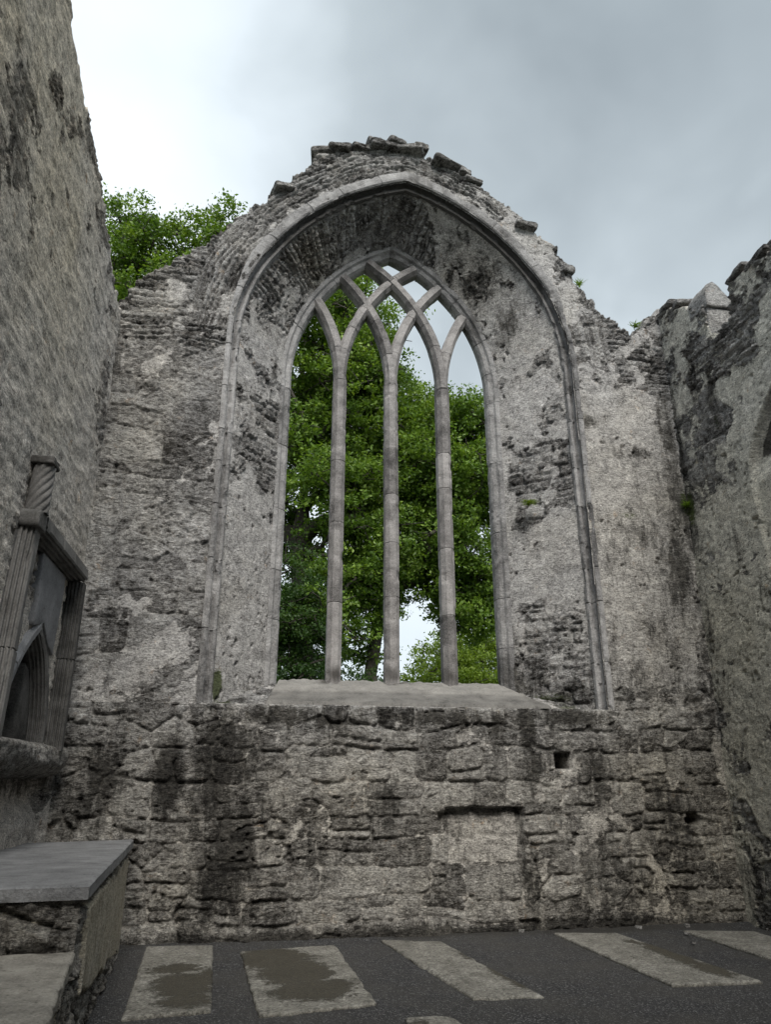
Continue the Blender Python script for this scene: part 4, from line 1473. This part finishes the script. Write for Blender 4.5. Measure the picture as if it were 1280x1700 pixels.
def tree(base, trunk_top, ells, ncl, lpc, seed, m, label, trunk_r=.3, leaf=.10, cl_r=.62, lean=(0, 0), gap=.0, grp=None):
    rng = np.random.default_rng(seed)
    base = np.array(base, float)
    root = empty('tree', label, 'tree', grp)
    # crown clusters
    cen = []
    vol = np.array([e[3] * e[4] * e[5] for e in ells])
    pr = vol / vol.sum()
    while len(cen) < ncl:
        e = ells[rng.choice(len(ells), p=pr)]
        q = rng.normal(size=3)
        q /= np.linalg.norm(q)
        r = rng.uniform(.25, 1) ** .5
        p = np.array(e[:3]) + q * r * np.array(e[3:6])
        if fbm(np.array([p[0] * .45 + p[1] * .3]), np.array([p[2] * .5 + p[1] * .2]), seed, 2)[0] < gap:
            continue
        cen.append(p)
    cen = np.array(cen)
    # skeleton
    nodes = []
    par = []
    tt_ = np.array(trunk_top, float)
    K = 14
    for k in range(K):
        t_ = k / (K - 1)
        p = base + (tt_ - base) * t_ + np.array([lean[0] * math.sin(t_ * 3.1), lean[1] * math.sin(t_ * 3), 0]) + rng.normal(size=3) * np.array([.06, .06, 0]) * (t_ > 0)
        nodes.append(p)
        par.append(k - 1)
    order = np.argsort(np.linalg.norm(cen - (base + tt_) * .5, axis=1))
    ends = []
    for ci in order:
        c = cen[ci]
        NA = np.array(nodes)
        dd_ = np.linalg.norm(NA - c, axis=1) + np.where(NA[:, 2] > c[2], (NA[:, 2] - c[2]) * .8, 0) + np.where(NA[:, 2] < base[2] + 1.8, 3, 0)
        k = int(dd_.argmin())
        p0 = nodes[k]
        L_ = np.linalg.norm(c - p0)
        nseg = max(2, int(L_ / .45))
        prev = k
        side = rng.normal(size=3) * .10 * L_
        for s_i in range(1, nseg + 1):
            t_ = s_i / nseg
            q = p0 + (c - p0) * t_ + side * math.sin(t_ * math.pi) + np.array([0, 0, .10 * L_ * math.sin(t_ * math.pi)]) + rng.normal(size=3) * .035
            nodes.append(q)
            par.append(prev)
            prev = len(nodes) - 1
        ends.append(prev)
        # twigs
        for _ in range(3):
            d = rng.normal(size=3) * np.array([1, 1, .5])
            d /= np.linalg.norm(d)
            q = nodes[prev]
            pp = prev
            for _s in range(2):
                q = q + d * cl_r * .5 + rng.normal(size=3) * .05
                nodes.append(q)
                par.append(pp)
                pp = len(nodes) - 1
    nodes = np.array(nodes)
    par = np.array(par)
    wgt = np.zeros(len(nodes))
    haschild = np.zeros(len(nodes), bool)
    haschild[par[par >= 0]] = True
    wgt[~haschild] = 1
    for k in range(len(nodes) - 1, 0, -1):
        wgt[par[k]] += wgt[k]
    rad_ = trunk_r * (wgt / wgt.max()) ** .46
    rad_ = np.maximum(rad_, .008)
    ks = np.arange(1, len(nodes))
    A_, B_ = nodes[par[ks]], nodes[ks]
    ra, rb = np.minimum(rad_[par[ks]], rad_[ks] * 1.35), rad_[ks]
    ra = np.where(ks < K, rad_[par[ks]], ra)
    D = B_ - A_
    D /= np.linalg.norm(D, axis=1)[:, None] + 1e-9
    ref = np.where(np.abs(D[:, 2:3]) > .9, np.array([[1., 0, 0]]), np.array([[0, 0, 1.]]))
    S1 = np.cross(D, ref)
    S1 /= np.linalg.norm(S1, axis=1)[:, None]
    S2 = np.cross(D, S1)
    ks_ = 6
    ang = np.arange(ks_) * 2 * np.pi / ks_
    ringA = A_[:, None] - D[:, None] * ra[:, None, None] * .2 + (S1[:, None] * np.cos(ang)[None, :, None] + S2[:, None] * np.sin(ang)[None, :, None]) * ra[:, None, None]
    ringB = B_[:, None] + D[:, None] * rb[:, None, None] * .2 + (S1[:, None] * np.cos(ang)[None, :, None] + S2[:, None] * np.sin(ang)[None, :, None]) * rb[:, None, None]
    V = np.concatenate([ringA, ringB], 1).reshape(-1, 3)
    b0 = (np.arange(len(ks)) * 2 * ks_)[:, None]
    j = np.arange(ks_)[None, :]
    F = np.stack([b0 + j, b0 + (j + 1) % ks_, b0 + ks_ + (j + 1) % ks_, b0 + ks_ + j], -1).reshape(-1, 4)
    mesh('trunk', V, F, M_BARK, root)
    # leaves: sprays around each cluster, flattened in layers
    nl = ncl * lpc
    ci = np.repeat(np.arange(ncl), lpc)
    sub = rng.normal(size=(ncl, 7, 3)) * np.array([.6, .6, .38]) * cl_r
    si = rng.integers(0, 7, nl)
    P = cen[ci] + sub[ci, si] + rng.normal(size=(nl, 3)) * np.array([.26, .26, .13]) * cl_r
    sz = leaf * rng.uniform(.45, 1.6, nl)
    nrm = rng.normal(size=(nl, 3)) * np.array([.75, .75, .5]) + np.array([0, -.15, .75])
    nrm /= np.linalg.norm(nrm, axis=1)[:, None]
    t1 = np.cross(nrm, rng.normal(size=(nl, 3)))
    t1 /= np.linalg.norm(t1, axis=1)[:, None]
    t2 = np.cross(nrm, t1)
    a_ = sz[:, None]
    q0 = P - t1 * a_ * .5
    q1 = P + t2 * a_ * .30 - nrm * a_ * .06
    q2 = P + t1 * a_ * .5
    q3 = P - t2 * a_ * .30 - nrm * a_ * .06
    V = np.stack([q0, q1, q2, q3], 1).reshape(-1, 3)
    F = np.arange(nl * 4).reshape(-1, 4)
    ctone = rng.random(ncl)[ci] * .45 + rng.random(nl) ** 1.5 * .55
    mesh('crown', V, F, m, root, dict(tone=np.repeat(ctone, 4)), smooth=False)
    return root


tree((-.45, 11.5, 0), (-.9, 12, 17.5), [(-1.6, 12, 14.5, 3.4, 3.0, 4.6), (-5.4, 12.5, 16.2, 3.2, 2.6, 3.0), (-.6, 11.5, 8.6, 2.6, 2.4, 4.2), (.6, 11.5, 13.5, 1.6, 2.4, 3.6), (-2.9, 12, 17.6, 2.6, 2, 1.5), (-7.2, 12.5, 17.0, 2.0, 2, 2.6)],
     680, 470, 11, M_LEAF1, 'tall broad beech tree filling the left lights and showing above the left wall', .36, gap=.36)
tree((1.35, 12.5, 0), (2.6, 12.6, 11.5), [(3.1, 12.5, 11.2, 2.6, 2.2, 2.4), (4.7, 12.0, 11.0, 2.2, 2.2, 2.0), (2.0, 12.2, 12.5, 1.6, 2, 2.2), (4.6, 12.4, 8.0, 2.2, 2.0, 1.5), (4.7, 12.4, 6.5, 1.1, 1.4, .95), (4.7, 12.4, 6.5, 1.1, 1.4, .95), (4.7, 12.4, 6.5, 1.1, 1.4, .95), (2.4, 12.4, 8.4, 1.8, 2, 1.6), (.9, 12.6, 6.3, 1.1, 1.5, 1.6)],
     470, 440, 12, M_LEAF1, 'spreading tree with leaning dark limbs behind the right lights of the window', .20, gap=.38, lean=(-.3, 0))
tree((-1.6, 9.5, 0), (-1.5, 9.6, 6.5), [(-1.5, 9.6, 3.6, 1.7, 1.3, 2.6), (.3, 10.2, 2.6, 1.6, 1.3, 1.9), (-.9, 9.8, 5.6, .9, 1.1, 1.7)],
     150, 520, 13, M_LEAF2, 'dark evergreen shrub-like tree low in the two left lights', .16, leaf=.07, cl_r=.5)
tree((6.6, 22, 0), (6.7, 22, 5.5), [(6.9, 22, 4.6, 3.0, 2.4, 2.9), (9.0, 23, 5.4, 2.6, 2.4, 2.9), (4.3, 22.5, 3.0, 1.8, 2, 2.0)],
     190, 480, 14, M_LEAF3, 'rounded bright green tree low in the right lights', .2, leaf=.11, cl_r=.7)
tree((2.4, 24, 0), (2.2, 24, 5), [(1.9, 24, 3.4, 3.6, 2.0, 2.6), (-3.5, 25, 4.5, 4, 2, 3.6)],
     170, 460, 15, M_LEAF2, 'low dark green tree in the distance behind the middle mullion', .2, leaf=.12, cl_r=.75)


def tuft(loc, n, ln, seed, label, mat, flat=.6):
    rng = np.random.default_rng(seed)
    V, F = [], []
    for k in range(n):
        a = rng.uniform(0, 2 * math.pi)
        d = np.array([math.cos(a), math.sin(a) * .7 - .5, rng.uniform(.1, 1.1)])
        d /= np.linalg.norm(d)
        s = np.cross(d, [0, 0, 1.0])
        s /= np.linalg.norm(s)
        L_ = ln * rng.uniform(.5, 1)
        o = np.array(loc) + rng.normal(size=3) * .02
        wd = .008
        b = len(V)
        for t_ in (0, .33, .66, 1):
            p = o + d * L_ * t_ - np.array([0, 0, flat * L_ * t_ * t_])
            ww = wd * (1 - t_ * .85)
            V += [p - s * ww, p + s * ww]
        for q in range(3):
            F.append((b + 2 * q, b + 2 * q + 1, b + 2 * q + 3, b + 2 * q + 2))
    z = rng.random(len(V))
    o = mesh('plant_tuft', np.array(V), np.array(F), mat, None, dict(tone=z))
    return tag(o, label, 'plant', 'small plants rooted in the masonry')


tuft((1.86, .42, 5.22), 70, .20, 1, 'green fern tuft growing from a crack in the right window reveal', M_LEAF3)
tuft((3.98, -.06, 5.15), 60, .14, 2, 'small dark green plant in the corner of the right wall', M_LEAF1)
tuft((3.62, .02, 8.06), 40, .12, 3, 'little grass tuft on the low notch of the wall top', M_LEAF1, .2)
tuft((2.78, .05, 8.72), 30, .14, 4, 'thin weed standing on the right shoulder of the broken gable', M_LEAF1, .1)
